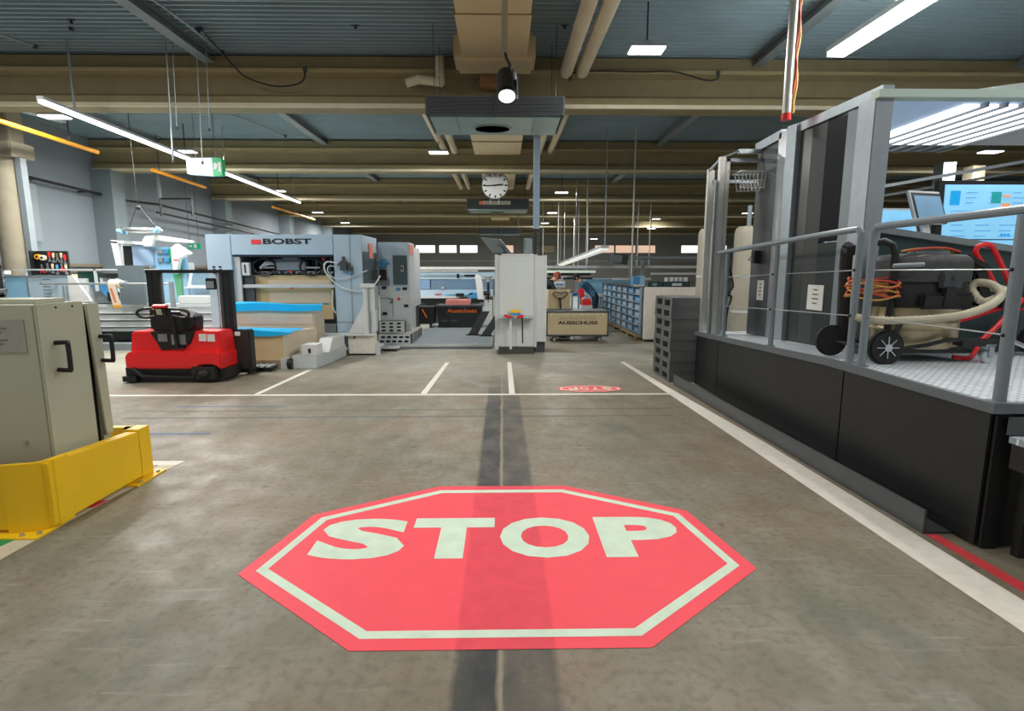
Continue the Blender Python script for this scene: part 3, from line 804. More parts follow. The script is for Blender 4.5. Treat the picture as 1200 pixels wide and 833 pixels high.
part(cab, 'desk_panel', MB().obox((-3.62, 3.75, 1.46), (0.40, 0.22, 0.02), (0.1, 0.0, 0)).box(-3.7, 3.7, 1.42, -3.5, 3.8, 1.46), M_midgrey)
cab2 = thing('electrical_cabinet', 'narrow beige cabinet behind the first, with a protruding black handle', 'cabinet', (-3.4, 4.08, 0))
part(cab2, 'body', MB().box(-4.2, 3.985, 0.0, CX - 0.025, 4.06, 1.37), M_beige)
part(cab2, 'gap_shade', MB().box(-4.2, 3.90, 0.0, CX - 0.045, 3.985, 1.36), M_black)  # black filler stands in for the shade between the two cabinets
part(cab2, 'door', MB().prism([(3.985, 0.40), (4.06, 0.40), (4.045, 1.375), (3.925, 1.375)], 'yz', CX - 0.02, CX), MATS['pale_beige_door'], bevel=0.004)
part(cab2, 'door_handle', handle(CX, 4.02, 0.955, 1.13), M_black)

# yellow guard rail
gd = thing('guard_rail', 'yellow steel guard rail around the beige cabinets', 'guard rail', (-2.85, 3.7, 0))
def gtop(y): return 0.44 - 0.055 * (y - 3.2) / 1.1
part(gd, 'side_beam', MB().prism([(3.26, 0.03), (4.10, 0.03), (4.10, gtop(4.1) - 0.01), (3.26, gtop(3.26))], 'yz', -2.83, -2.80).prism([(3.26, gtop(3.26) - 0.02), (4.10, gtop(4.1) - 0.03), (4.10, gtop(4.1) - 0.01), (3.26, gtop(3.26))], 'yz', -2.885, -2.83).box(-2.885, 3.26, 0.03, -2.83, 4.10, 0.05), M_yellow, bevel=0.004)
part(gd, 'front_beam', MB().box(-4.4, 3.20, 0.03, -3.02, 3.23, 0.42).box(-4.4, 3.23, 0.40, -3.02, 3.29, 0.42), M_yellow, bevel=0.004)
part(gd, 'corner_plate', MB().prism([(-3.03, 3.195), (-2.87, 3.235), (-2.795, 3.30), (-2.795, 3.42), (-2.82, 3.42), (-2.82, 3.31), (-2.885, 3.26), (-3.03, 3.225)], 'xy', 0.012, 0.445), M_yellow, bevel=0.003)
part(gd, 'end_post', MB().box(-2.90, 4.10, 0.01, -2.80, 4.24, 0.40), M_yellow, bevel=0.006)
part(gd, 'foot_plate', MB().box(-3.12, 3.13, 0.0, -2.81, 3.36, 0.012), M_yellow)
part(gd, 'foot_plate', MB().box(-2.86, 3.95, 0.0, -2.74, 4.30, 0.012), M_yellow)
for bx, by in ((-2.92, 3.16), (-2.84, 3.19), (-2.77, 4.02), (-2.77, 4.24)):
    part(gd, 'anchor_bolt', MB().cyl((bx, by, 0.012), (bx, by, 0.028), 0.014, n=6), M_steel)
part(gd, 'rear_beam', MB().box(-3.25, 4.33, 0.20, -2.96, 4.36, 0.36).box(-3.25, 4.30, 0.345, -2.96, 4.33, 0.36).box(-3.05, 4.30, 0.01, -2.97, 4.34, 0.36), M_yellow)

# ------------------------------------------------------------------ red electric stacker
FX, FY = -4.75, 7.90
fk = thing('pallet_stacker', 'red electric pedestrian stacker with black mast and tiller', 'stacker', (FX, FY, 0))
# local x right, y away
part(fk, 'upper_cover', MB().prism([(-0.66, 0.42), (0.66, 0.42), (0.64, 0.74), (-0.62, 0.74)], 'xz', 0.04, 0.46), M_red, world=False, bevel=0.02)
part(fk, 'lower_cover', MB().prism([(-0.70, 0.215), (-0.48, 0.205), (0.30, 0.205), (0.37, 0.26), (0.55, 0.27), (0.68, 0.19), (0.68, 0.43), (0.60, 0.46), (-0.62, 0.46), (-0.70, 0.40)], 'xz', -0.04, 0.46), M_red, world=False, bevel=0.02)
part(fk, 'bumper', MB().prism([(-0.74, 0.03), (-0.66, 0.0), (0.62, 0.0), (0.72, 0.06), (0.74, 0.2), (-0.74, 0.22)], 'xz', 0.02, 0.45).box(-0.745, -0.06, 0.02, -0.55, 0.1, 0.10).tube([(-0.60, -0.04, 0.22), (-0.46, -0.05, 0.10), (0.28, -0.05, 0.08), (0.34, -0.04, 0.2)], 0.025, 8), M_black, world=False)
part(fk, 'motor_bay', MB().obox((0.42, -0.01, 0.14), (0.36, 0.10, 0.20)).cyl((0.36, -0.06, 0.12), (0.5, -0.05, 0.14), 0.06, n=10), mat('dirty_black', (32, 31, 30), 0.6, var=0.35, scale=30), world=False, bevel=0.015)
part(fk, 'control_panel', MB().prism([(-0.34, 0.745), (0.30, 0.745), (0.22, 0.56), (0.04, 0.49), (-0.20, 0.47), (-0.24, 0.56)], 'xz', 0.015, 0.06), M_black, world=False, bevel=0.01)
part(fk, 'label', MB().box(-0.22, 0.005, 0.60, -0.09, 0.015, 0.71), mat('grey_label', (130, 132, 134), 0.5), world=False)
part(fk, 'label', MB().box(-0.03, 0.005, 0.555, 0.17, 0.015, 0.70), MATS['grey_label'], world=False)
part(fk, 'label', MB().box(0.35, 0.03, 0.60, 0.455, 0.04, 0.705), M_paper, world=False)
part(fk, 'label', MB().box(0.47, 0.03, 0.595, 0.575, 0.04, 0.70), M_paper, world=False)
part(fk, 'tiller_column', MB().obox((0.070, -0.05, 0.74), (0.055, 0.05, 0.46), (0.12, 0, 0)).obox((0.070, 0.02, 0.52), (0.16, 0.06, 0.05)), M_black, world=False, bevel=0.008)
part(fk, 'tiller_head', MB().obox((-0.050, -0.12, 1.05), (0.20, 0.12, 0.13), (0.3, 0, 0)), M_black, world=False, bevel=0.02)
part(fk, 'tiller_button', MB().obox((-0.050, -0.16, 1.12), (0.20, 0.08, 0.035), (0.3, 0, 0)), M_red, world=False, bevel=0.01)
part(fk, 'tiller_display', MB().obox((-0.050, -0.185, 1.04), (0.07, 0.01, 0.08), (0.3, 0, 0)), mat('sticker_pale', (190, 186, 160), 0.5, var=0.2, scale=30), world=False)
loopL = [(-0.130, -0.13, 1.08), (-0.250, -0.15, 1.085), (-0.350, -0.15, 1.06), (-0.380, -0.15, 1.02), (-0.350, -0.14, 0.975), (-0.270, -0.13, 0.955), (-0.150, -0.12, 0.975)]
loopR = [(0.030, -0.13, 1.08), (0.190, -0.15, 1.075), (0.300, -0.15, 1.05), (0.340, -0.15, 1.01), (0.310, -0.14, 0.965), (0.230, -0.13, 0.955), (0.070, -0.12, 0.985)]
part(fk, 'tiller_grip', MB().tube(smooth(loopL), 0.020, 8), M_black, world=False)
part(fk, 'tiller_grip', MB().tube(smooth(loopR), 0.020, 8), M_black, world=False)
part(fk, 'notice_sheet', MB().obox((0.220, 0.02, 1.02), (0.18, 0.004, 0.10), (0.2, 0.35, 0)), M_paper, world=False)
part(fk, 'head_housing', MB().prism([(-0.34, 0.74), (0.26, 0.74), (0.28, 0.94), (0.16, 1.02), (-0.24, 1.02), (-0.34, 0.94)], 'xz', 0.10, 0.34).tube([(0.2, 0.1, 0.76), (0.26, 0.08, 0.86), (0.24, 0.06, 0.96), (0.14, 0.06, 1.0)], 0.03, 8), M_black, world=False, bevel=0.02)
for xa in (-0.62, 0.46):
    part(fk, 'mast_rail', MB().box(xa, 0.50, 0.08, xa + 0.075, 0.58, 1.60).box(xa + 0.115, 0.48, 0.08, xa + 0.19, 0.58, 1.59), M_black, world=False)
part(fk, 'mast_chain', MB().box(0.475, 0.49, 0.4, 0.505, 0.50, 1.58), M_dkgrey, world=False)
part(fk, 'mast_chain', MB().box(-0.505, 0.59, 0.4, -0.43, 0.60, 1.58), M_midgrey, world=False)
part(fk, 'mast_crossbar', MB().box(-0.62, 0.48, 1.575, 0.65, 0.60, 1.625), M_black, world=False, bevel=0.006)
part(fk, 'guard_pane', MB().box(-0.43, 0.535, 0.72, 0.45, 0.54, 1.575), M_pane, world=False)
part(fk, 'guard_frame', MB().box(0.41, 0.52, 0.72, 0.43, 0.54, 1.575).box(-0.43, 0.52, 0.72, 0.45, 0.55, 0.76), M_ltgrey, world=False)
bx_ = part(fk, 'display_box', MB().box(0.29, 0.44, 1.33, 0.43, 0.50, 1.50), M_black, world=False, bevel=0.008)
part(bx_, 'display_face', MB().box(0.305, 0.432, 1.35, 0.415, 0.44, 1.455), M_midgrey, world=False)
part(fk, 'side_battery_box', MB().box(0.50, 0.46, 0.10, 0.88, 0.64, 0.72), mat('charcoal_cover', (40, 41, 41), 0.5, var=0.1), world=False, bevel=0.02)
part(fk, 'side_sticker', MB().box(0.66, 0.452, 0.63, 0.74, 0.46, 0.69), M_paper, world=False)
for xa in (-0.45, 0.66):
    part(fk, 'fork', MB().prism([(0.5, 0.05), (0.79, 0.05), (0.79, 0.07), (0.75, 0.10), (0.5, 0.11)], 'yz', xa, xa + 0.17), M_blacksteel, world=False)
    part(fk, 'load_wheel', MB().cyl((xa + 0.03, 0.72, 0.04), (xa + 0.14, 0.72, 0.04), 0.04, n=12), M_dkgrey, world=False)
part(fk, 'drive_wheel', MB().cyl((-0.05, 0.25, 0.10), (0.05, 0.25, 0.10), 0.10, n=16), M_rubber, world=False)
part(fk, 'support_wheel', MB().cyl((0.48, 0.1, 0.065), (0.54, 0.1, 0.065), 0.065, n=14), M_rubber, world=False)

# ------------------------------------------------------------------ long feeder machine on the far left
fm = thing('feeder_machine', 'long pale grey feeder machine with grooved bed behind the red stacker', 'machine', (-7.9, 11.8, 0))
part(fm, 'bed', MB().box(-9.0, 11.5, 0.36, -5.95, 11.9, 0.90).box(-9.0, 11.46, 0.86, -5.95, 11.9, 0.93), M_ltgrey, bevel=0.01)
for k in range(3):
    part(fm, 'bed_ledge', MB().box(-9.0, 11.44, 0.46 + k * 0.14, -5.95, 11.5, 0.48 + k * 0.14), M_white)
    part(fm, 'bed_groove', MB().box(-9.0, 11.485, 0.43 + k * 0.14, -5.95, 11.505, 0.455 + k * 0.14), M_dkgrey)
part(fm, 'base', MB().box(-8.9, 11.6, 0.0, -6.0, 11.85, 0.36), M_black)
part(fm, 'front_plinth', MB().box(-9.0, 11.2, 0.0, -5.75, 11.45, 0.14), M_midgrey)
part(fm, 'side_panel', MB().box(-10.05, 11.3, 0.0, -9.60, 11.34, 1.52), M_ltblue)
part(fm, 'side_panel', MB().box(-9.59, 11.3, 0.0, -8.78, 11.34, 1.50), M_bluegrey)
part(fm, 'panel_trim', MB().box(-9.60, 11.285, 0.0, -9.575, 11.3, 1.5).box(-10.05, 11.285, 1.49, -8.78, 11.3, 1.52).box(-8.91, 11.285, 1.05, -8.88, 11.3, 1.32).box(-8.84, 11.285, 1.05, -8.82, 11.3, 1.32), M_midgrey)
part(fm, 'rear_body', MB().box(-10.0, 11.36, 0.0, -8.45, 12.7, 1.46), M_ltgrey)
part(fm, 'white_wing', MB().prism([(-8.78, 1.52), (-8.68, 1.52), (-8.36, 1.0), (-8.78, 0.95)], 'xz', 11.28, 11.34), M_white)
part(fm, 'left_wing', MB().prism([(-10.35, 1.22), (-10.28, 1.38), (-9.99, 1.62), (-9.99, 1.55), (-10.22, 1.34), (-10.22, 1.22)], 'xz', 11.25, 11.4).box(-10.32, 11.26, 1.05, -10.1, 11.4, 1.45), M_white)
for k in range(6):
    part(fm, 'logo_bar', MB().box(-9.30, 11.295, 1.08 + k * 0.07, -9.14, 11.30, 1.10 + k * 0.07), mat('faint_print', (118, 134, 148), 0.6))
part(fm, 'top_frame', MB().box(-9.9, 11.35, 1.62, -7.0, 11.40, 1.65).box(-8.3, 11.35, 1.20, -8.26, 11.40, 1.65).box(-7.72, 11.35, 0.93, -7.66, 11.40, 1.65).box(-9.7, 11.36, 1.46, -9.66, 11.4, 1.62), M_ltgrey)
part(fm, 'grey_panel', MB().box(-7.78, 11.30, 0.93, -7.28, 11.36, 1.72), mat('steel_grey_panel', (96, 108, 114), 0.5, var=0.04))
part(fm, 'dark_screen', MB().box(-8.66, 11.40, 1.38, -8.24, 11.42, 1.60), mat('dark_green_panel', (18, 66, 54), 0.4))
part(fm, 'curved_guard', MB().prism([(-8.50, 0.95), (-7.97, 0.95), (-8.01, 1.15), (-8.15, 1.30), (-8.35, 1.38), (-8.55, 1.40)], 'xz', 11.5, 11.85), M_midgrey)
part(fm, 'film_sheet', MB().prism([(-8.52, 1.34), (-7.95, 1.32), (-7.92, 1.12), (-8.1, 1.04), (-8.28, 1.24)], 'xz', 11.42, 11.48), M_blue)
part(fm, 'dark_box', MB().box(-8.08, 11.36, 1.00, -7.86, 11.41, 1.18), M_black)
for k, (x0, x1) in enumerate(((-9.5, -9.2), (-9.15, -8.6), (-8.5, -8.1))):
    part(fm, 'top_sheet', MB().box(x0, 11.78, 1.462, x1, 12.2, 1.52 + 0.02 * k), (M_blue, M_tan, M_black)[k])
# rod with paper roll
rod = thing('tape_rod', 'thin horizontal steel rod crossing in front of the feeder machine', 'rod', (-6.7, 10.9, 0))
part(rod, 'bar', MB().cyl((-9.0, 10.9, 1.36), (-6.5, 10.9, 1.36), 0.02, n=10), M_steel)
part(rod, 'bracket', MB().box(-6.52, 10.86, 0, -6.46, 10.94, 1.40), M_midgrey)
part(rod, 'bracket', MB().box(-9.02, 10.88, 1.34, -8.97, 11.284, 1.38), M_midgrey)
roll = thing('tape_roll', 'cream paper roll with red print hanging on the steel rod', 'roll', (-7.55, 10.9, 1.0))
part(roll, 'roll', MB().cyl((-7.66, 10.9, 1.36), (-7.46, 10.9, 1.36), 0.085, n=22), mat('cream_paper', (226, 214, 190), 0.7))
part(roll, 'core', MB().cyl((-7.46, 10.9, 1.36), (-7.36, 10.9, 1.36), 0.06, n=16), M_midgrey)
part(roll, 'hanging_strip', MB().prism([(-7.66, 1.36), (-7.52, 1.36), (-7.44, 0.95), (-7.60, 0.95)], 'xz', 10.80, 10.806), MATS['cream_paper'])
part(roll, 'strip_end', MB().prism([(-7.60, 0.95), (-7.44, 0.95), (-7.435, 0.90), (-7.595, 0.90)], 'xz', 10.80, 10.806), M_orange)
part(roll, 'strip_print', MB().prism([(-7.62, 1.28), (-7.58, 1.28), (-7.51, 1.0), (-7.55, 1.0)], 'xz', 10.794, 10.799), mat('pale_red_print', (220, 120, 90), 0.7))
# tool board with tools
tb = thing('tool_board', 'dark tool board standing on the far left machine', 'tool board', (-9.25, 11.7, 1.52))
part(tb, 'board', MB().box(-9.72, 11.70, 1.52, -9.05, 11.74, 2.02), M_blacksteel)
part(tb, 'side', MB().box(-9.74, 11.58, 1.52, -9.71, 11.74, 2.02), M_black)
tools = [(-9.62, 1.86, 'yellow', M_orange, 'tape roll', 0), (-9.52, 1.84, 'cream', MATS['cream_paper'], 'tape roll', 0), (-9.40, 1.90, 'red', M_red, 'screwdriver', 1), (-9.32, 1.88, 'tan', M_tan, 'brush', 1), (-9.24, 1.86, 'steel', M_steel, 'spanner', 2), (-9.16, 1.88, 'tan', M_wood, 'mallet', 1), (-9.09, 1.84, 'red', M_red, 'screwdriver', 1),
         (-9.58, 1.64, 'red', M_red, 'pliers', 2), (-9.46, 1.66, 'steel', M_steel, 'spanner', 2), (-9.36, 1.66, 'cream', M_tan, 'brush', 1), (-9.27, 1.64, 'blue', M_blue, 'screwdriver', 1), (-9.17, 1.66, 'red', M_redtape, 'pliers', 2), (-9.09, 1.64, 'wood', M_wood, 'hammer', 1)]
for k, (tx, tz, cname, m, kind, sh) in enumerate(tools):
    t = thing(kind.replace(' ', '_'), '%s %s on the dark tool board, %s row, %s from the left' % (cname, kind, 'upper' if k < 7 else 'lower', ('first','second','third','fourth','fifth','sixth','seventh')[k if k < 7 else k - 7]), 'tool', (tx, 11.67, tz), 0, 'tools on the tool board')
    if sh == 0:
        part(t, 'roll', MB().cyl((0, 0.02, 0.04), (0, -0.05, 0.04), 0.055, n=14), m, world=False)
        part(t, 'core', MB().cyl((0, -0.05, 0.04), (0, -0.055, 0.04), 0.025, n=10), M_black, world=False)
    elif sh == 1:
        part(t, 'handle', MB().cyl((0, 0, 0.0), (0, 0, 0.10), 0.020, 0.026, n=8), m, world=False)
        part(t, 'blade', MB().cyl((0, 0, -0.09), (0, 0, 0.0), 0.009, n=6).box(-0.025, -0.01, -0.10, 0.025, 0.01, -0.06), M_steel, world=False)
    else:
        part(t, 'grip', MB().bar((-0.035, 0, -0.07), (0.0, 0, 0.04), 0.02, 0.016).bar((0.035, 0, -0.07), (0.0, 0, 0.04), 0.02, 0.016), m, world=False)
        part(t, 'jaw', MB().bar((0, 0, 0.03), (0.0, 0, 0.11), 0.03, 0.018), M_steel, world=False)

# press console with white arm and screens
pc = thing('press_console', 'tall white press console with control arm, green and blue panels', 'console', (-7.3, 12.3, 0))
part(pc, 'column', MB().box(-7.72, 12.2, 0.0, -7.05, 12.8, 1.80), M_ltgrey, bevel=0.02)
part(pc, 'blue_screen_back', MB().box(-7.95, 12.05, 1.72, -7.50, 12.12, 2.16), mat('blue_grey_back', (142, 166, 192), 0.45), bevel=0.01)
part(pc, 'edge_frame', MB().prism([(-8.28, 1.72), (-8.16, 1.72), (-8.20, 2.22), (-8.34, 2.24)], 'xz', 12.0, 12.15).prism([(-8.34, 2.20), (-7.6, 2.16), (-7.6, 2.22), (-8.34, 2.26)], 'xz', 12.0, 12.15), M_white)
part(pc, 'dark_gap', MB().box(-8.14, 12.06, 1.72, -7.96, 12.14, 2.14), M_black)
part(pc, 'cabinet_back', MB().box(-7.50, 12.10, 0.9, -6.85, 12.18, 2.12), M_ltblue)
for k, (x0, z0) in enumerate(((-7.42, 1.98), (-7.28, 1.98), (-7.42, 1.80), (-7.28, 1.80))):
    part(pc, 'switch_block', MB().box(x0, 12.04, z0, x0 + 0.11, 12.10, z0 + 0.09), M_blue if k % 2 else M_midgrey)
part(pc, 'green_panel', MB().prism([(-7.16, 2.08), (-7.02, 2.08), (-6.95, 1.9), (-6.95, 0.95), (-7.05, 0.95), (-7.12, 1.8)], 'xz', 12.02, 12.10), M_green)
part(pc, 'white_arm', MB().prism([(-7.62, 2.24), (-7.55, 2.34), (-7.3, 2.36), (-6.55, 2.24), (-6.55, 2.19), (-7.1, 2.22), (-7.38, 2.26), (-7.42, 2.12), (-7.60, 2.12)], 'xz', 11.9, 12.0), M_white, bevel=0.01)
part(pc, 'white_head', MB().prism([(-7.02, 2.10), (-6.90, 2.18), (-6.62, 1.98), (-6.86, 1.86), (-6.95, 1.55), (-7.02, 1.55)], 'xz', 11.88, 12.0), M_white, bevel=0.01)
part(pc, 'red_mark', MB().box(-6.98, 11.87, 1.83, -6.88, 11.88, 1.85), M_red)
c2 = thing('control_terminal', 'blue grey control terminal seen through the stacker mast', 'terminal', (-6.3, 12.0, 0))
part(c2, 'pedestal', MB().box(-6.72, 11.95, 0.0, -6.15, 12.4, 1.28), M_ltblue, bevel=0.01)
part(c2, 'screen_hood', MB().prism([(11.8, 1.28), (12.2, 1.28), (12.2, 1.62), (11.95, 1.62)], 'yz', -6.70, -6.12), M_bluegrey, bevel=0.01)
part(c2, 'screen', MB().add([(-6.62, 11.805, 1.33), (-6.20, 11.805, 1.33), (-6.20, 11.925, 1.58), (-6.62, 11.925, 1.58)], [(0, 1, 2, 3)]), mat('dull_teal_screen', (70, 108, 126), 0.3, var=0.1))
part(c2, 'shelf', MB().box(-6.72, 11.7, 1.25, -6.10, 12.0, 1.28), M_white)
part(c2, 'ledge', MB().box(-6.75, 11.5, 0.93, -5.95, 11.95, 1.1), M_white, bevel=0.02)
bt = thing('blue_bottle', 'blue bottle standing right of the control terminal', 'bottle', (-6.02, 11.72, 1.10))
part(bt, 'body', MB().lathe([(0.09, 0.0), (0.10, 0.02), (0.10, 0.28), (0.04, 0.36), (0.035, 0.42)], (0, 0, 0), 16), M_ltblue, world=False)
part(bt, 'cap', MB().cyl((0, 0, 0.42), (0, 0, 0.46), 0.042, n=12), M_blue, world=False)
sh_ = thing('light_ring', 'steel ring lamp hanging by wires over the press console', 'lamp', (-7.6, 12.0, 2.35))
part(sh_, 'ring', MB().tube([(-7.65 + 0.34 * math.cos(2 * PI * k / 24), 12.0 + 0.3 * math.sin(2 * PI * k / 24), 2.46) for k in range(24)], 0.045, 8, True), M_steel)
part(sh_, 'crossbar', MB().box(-8.05, 11.95, 2.48, -7.2, 12.05, 2.52), M_dkgrey)
part(sh_, 'blue_tip', MB().obox((-7.98, 11.85, 2.42), (0.22, 0.1, 0.07), (0, 0.35, 0)), M_ltblue, bevel=0.02)
part(sh_, 'blue_tip', MB().obox((-7.25, 11.85, 2.46), (0.14, 0.1, 0.09), (0, -0.6, 0)), M_ltblue, bevel=0.02)
part(sh_, 'wire', MB().cyl((-7.95, 12.0, 2.45), (-7.72, 12.0, 2.95), 0.008, n=5).cyl((-7.3, 12.0, 2.45), (-7.66, 12.0, 2.95), 0.008, n=5).cyl((-7.7, 12.0, 2.9), (-7.7, 12.0, 5.09), 0.008, n=5), M_black)
part(sh_, 'wire_joint', MB().ball((-7.69, 12.0, 2.93), 0.05), M_black)
rk = thing('dark_rack', 'dark rack with folded sheets at the far left edge behind the cabinets', 'rack', (-10.4, 11.0, 0))
part(rk, 'shelf_frame', MB().box(-10.75, 10.7, 0.0, -10.7, 11.2, 1.72).box(-10.05, 10.7, 0.0, -10.0, 11.2, 1.72).box(-10.75, 10.7, 1.68, -10.0, 11.2, 1.72).box(-10.75, 10.7, 1.1, -10.0, 11.2, 1.14), M_black)
part(rk, 'folded_sheet', MB().box(-10.6, 10.66, 1.14, -10.35, 11.1, 1.70), mat('brown_sheet', (86, 66, 44), 0.8, var=0.2))
part(rk, 'folded_sheet', MB().box(-10.3, 10.66, 1.14, -10.12, 11.1, 1.66), mat('dark_red_sheet', (70, 40, 36), 0.8, var=0.2))

# round concrete pillar and wall fittings at the left edge
pil = thing('concrete_pillar', 'round concrete pillar with square cap at the left edge', 'pillar', (-10.3, 11.9, 0))
part(pil, 'shaft', MB().cyl((-10.25, 11.9, 0), (-10.25, 11.9, 3.9), 0.26, n=24), M_concrete)
part(pil, 'capital', MB().box(-10.7, 11.6, 3.9, -9.85, 12.2, 4.2).box(-10.6, 11.7, 4.2, -9.95, 12.1, 5.14), M_concrete, bevel=0.02)
part(pil, 'downpipe', MB().box(-9.97, 11.80, 0, -9.85, 11.95, 3.9), M_midgrey)
pil_b = thing('wall_panel_strip', 'grey vertical duct strip on the left wall beside the pillar', 'duct strip', (-10.7, 13.0, 0))
part(pil_b, 'strip', MB().box(-11.0, 13.05, 2.3, -10.85, 13.35, 3.6), M_midgrey)
part(pil_b, 'strip_edge', MB().box(-10.85, 13.05, 2.3, -10.84, 13.08, 3.6), M_dkgrey)
cd = thing('wall_conduit', 'long dark conduit running along the left wall on brackets', 'conduit', (-10.8, 18, 3.5))
part(cd, 'tube', MB().tube([(-10.75, 10.5, 3.80), (-10.75, 16.4, 3.60), (-10.3, 17.0, 3.58), (-10.3, 26, 3.30)], 0.035, 8), M_black)
for k, yy in enumerate((11.5, 13.2, 14.8, 16.3)):
    part(cd, 'bracket', MB().box(-11.0, yy, 3.72 - 0.035 * (yy - 12), -10.72, yy + 0.05, 3.75 - 0.035 * (yy - 12)), M_black)
part(cd, 'second_tube', MB().tube([(-10.35, 17.0, 3.35), (-10.3, 26, 3.05)], 0.03, 8), M_black)
fr = thing('pipe_frame', 'black rectangular pipe frame hanging above the press console', 'frame', (-8.8, 15.9, 3.2))
part(fr, 'frame', MB().tube([(-9.62, 16.0, 3.14), (-9.62, 16.0, 3.62), (-8.75, 16.0, 3.62), (-8.75, 16.0, 3.14)], 0.03, 6), M_black)
part(fr, 'hanger', MB().box(-9.66, 15.98, 3.62, -9.58, 16.02, 5.09), M_midgrey)

# ------------------------------------------------------------------ die-cutting press
bp_ = thing('cutting_press', 'large pale blue grey press with red square and black lettering above its open bay', 'machine', (-4.2, 11.2, 0))
M_frame = mat('pale_blue_press_frame', (176, 198, 214), 0.4, var=0.03, scale=2)
part(bp_, 'left_column', MB().box(-5.66, 10.70, 0.0, -5.18, 11.6, 2.30), M_frame, bevel=0.012)
part(bp_, 'top_beam', MB().box(-5.175, 10.70, 1.915, -3.245, 11.6, 2.295), M_frame, bevel=0.006)
part(bp_, 'right_column', MB().box(-3.24, 10.70, 0.12, -2.70, 11.98, 2.295), M_frame, bevel=0.006)
part(bp_, 'column_seam', MB().box(-2.93, 10.693, 0.12, -2.92, 10.70, 2.29).box(-3.24, 10.693, 0.62, -2.70, 10.70, 0.628), M_midgrey)
part(bp_, 'column_side_panel', MB().box(-2.705, 10.76, 0.12, -2.69, 11.96, 1.27), M_ltgrey)
part(bp_, 'side_window', MB().box(-2.705, 10.74, 1.30, -2.688, 11.96, 1.98), mat('grey_side_window', (84, 92, 96), 0.2))
part(bp_, 'warning_sticker', MB().box(-2.69, 11.24, 1.86, -2.684, 11.56, 2.16), mat('salmon_sticker', (244, 140, 120), 0.5, var=0.1))
part(bp_, 'bay_back', MB().box(-5.18, 11.55, 0.1, -3.24, 11.6, 1.92), M_dkgrey)
part(bp_, 'bay_roof', MB().box(-5.18, 10.75, 1.88, -3.24, 11.55, 1.912), M_dkgrey)
part(bp_, 'inner_jamb', MB().box(-5.18, 10.76, 0.1, -5.06, 10.82, 1.88), M_ltgrey)
part(bp_, 'jamb_panel', MB().box(-5.04, 10.84, 0.4, -4.86, 10.9, 1.50), M_dkgrey)
part(bp_, 'bay_threshold', MB().box(-5.16, 10.72, 0.30, -3.25, 11.5, 0.40).box(-3.55, 10.70, 0.40, -3.26, 10.9, 0.58), M_midgrey)
part(bp_, 'bay_lift', MB().box(-5.05, 10.85, 0.40, -3.30, 11.5, 0.66), M_blacksteel)
cbx = part(bp_, 'control_box', MB().box(-5.05, 10.78, 1.52, -4.90, 10.86, 1.77), M_white, bevel=0.008)
part(cbx, 'slot', MB().box(-4.99, 10.772, 1.57, -4.965, 10.78, 1.73), M_black)
part(bp_, 'crossbar', MB().box(-5.08, 10.80, 1.28, -3.27, 10.86, 1.35), mat('translucent_bar', (200, 204, 204), 0.4), bevel=0.01)
part(bp_, 'red_mark', MB().box(-4.15, 10.795, 1.265, -4.08, 10.80, 1.285).box(-4.17, 10.84, 1.585, -4.10, 10.85, 1.61).box(-3.52, 10.84, 1.83, -3.45, 10.85, 1.86), M_red)
part(bp_, 'gripper_body', MB().box(-4.44, 10.92, 1.62, -3.88, 11.2, 1.80).box(-4.5, 10.95, 1.80, -3.95, 11.1, 1.84).box(-4.30, 10.9, 1.84, -4.0, 11.2, 1.88), M_midgrey, bevel=0.01)
part(bp_, 'gripper_bar', MB().box(-4.95, 10.95, 1.555, -3.35, 11.05, 1.60).box(-4.7, 10.95, 1.66, -3.6, 11.0, 1.69), M_steel)
for k in range(14):
    part(bp_, 'gripper_finger', MB().box(-4.92 + k * 0.112, 10.90, 1.535 + 0.01 * (k % 3), -4.86 + k * 0.112, 10.98, 1.585 + 0.012 * (k % 2)), M_black)
for k in range(5):
    part(bp_, 'cylinder', MB().cyl((-4.78 + k * 0.03, 11.0, 1.66 + k * 0.03), (-4.66 + k * 0.05, 11.0, 1.78 - k * 0.01), 0.03, n=10), M_steel if k % 2 else M_white)
for k in range(6):
    part(bp_, 'pipe', MB().cyl((-3.8 + k * 0.07, 11.1, 1.62), (-3.76 + k * 0.07, 11.1, 1.86), 0.022, n=8), (M_black, M_midgrey)[k % 2])
for a0, cx0 in ((0.95, -4.66), (1.0, -3.75)):
    part(bp_, 'black_hose', MB().tube([(cx0 + 0.22 * math.cos(2 * PI * k / 16), 10.9, 1.69 + 0.16 * math.sin(2 * PI * k / 16)) for k in range(16)], 0.018, 6, True), M_black)
part(bp_, 'long_hose', MB().tube(smooth([(-4.85, 10.9, 1.6), (-4.9, 10.88, 1.75), (-4.6, 10.87, 1.87), (-4.1, 10.87, 1.88), (-3.6, 10.87, 1.85), (-3.45, 10.88, 1.7), (-3.6, 10.9, 1.58)]), 0.015, 6), M_black)
# logo
part(bp_, 'logo_square', MB().box(-4.79, 10.69, 2.115, -4.605, 10.70, 2.20), mat('coral_red_logo', (240, 66, 70), 0.45))
part(bp_, 'logo_lettering', text_mb('BOBST', (-4.565, 10.694, 2.115), (0.92, 0, 0), (0, 0, 0.105), 0.03), M_ink)
for k in range(2):
    for j in range(3):
        part(bp_, 'switch', MB().box(-5.56 + k * 0.12, 10.69, 1.56 + j * 0.055, -5.53 + k * 0.12 + 0.02, 10.70, 1.59 + j * 0.055), M_black)
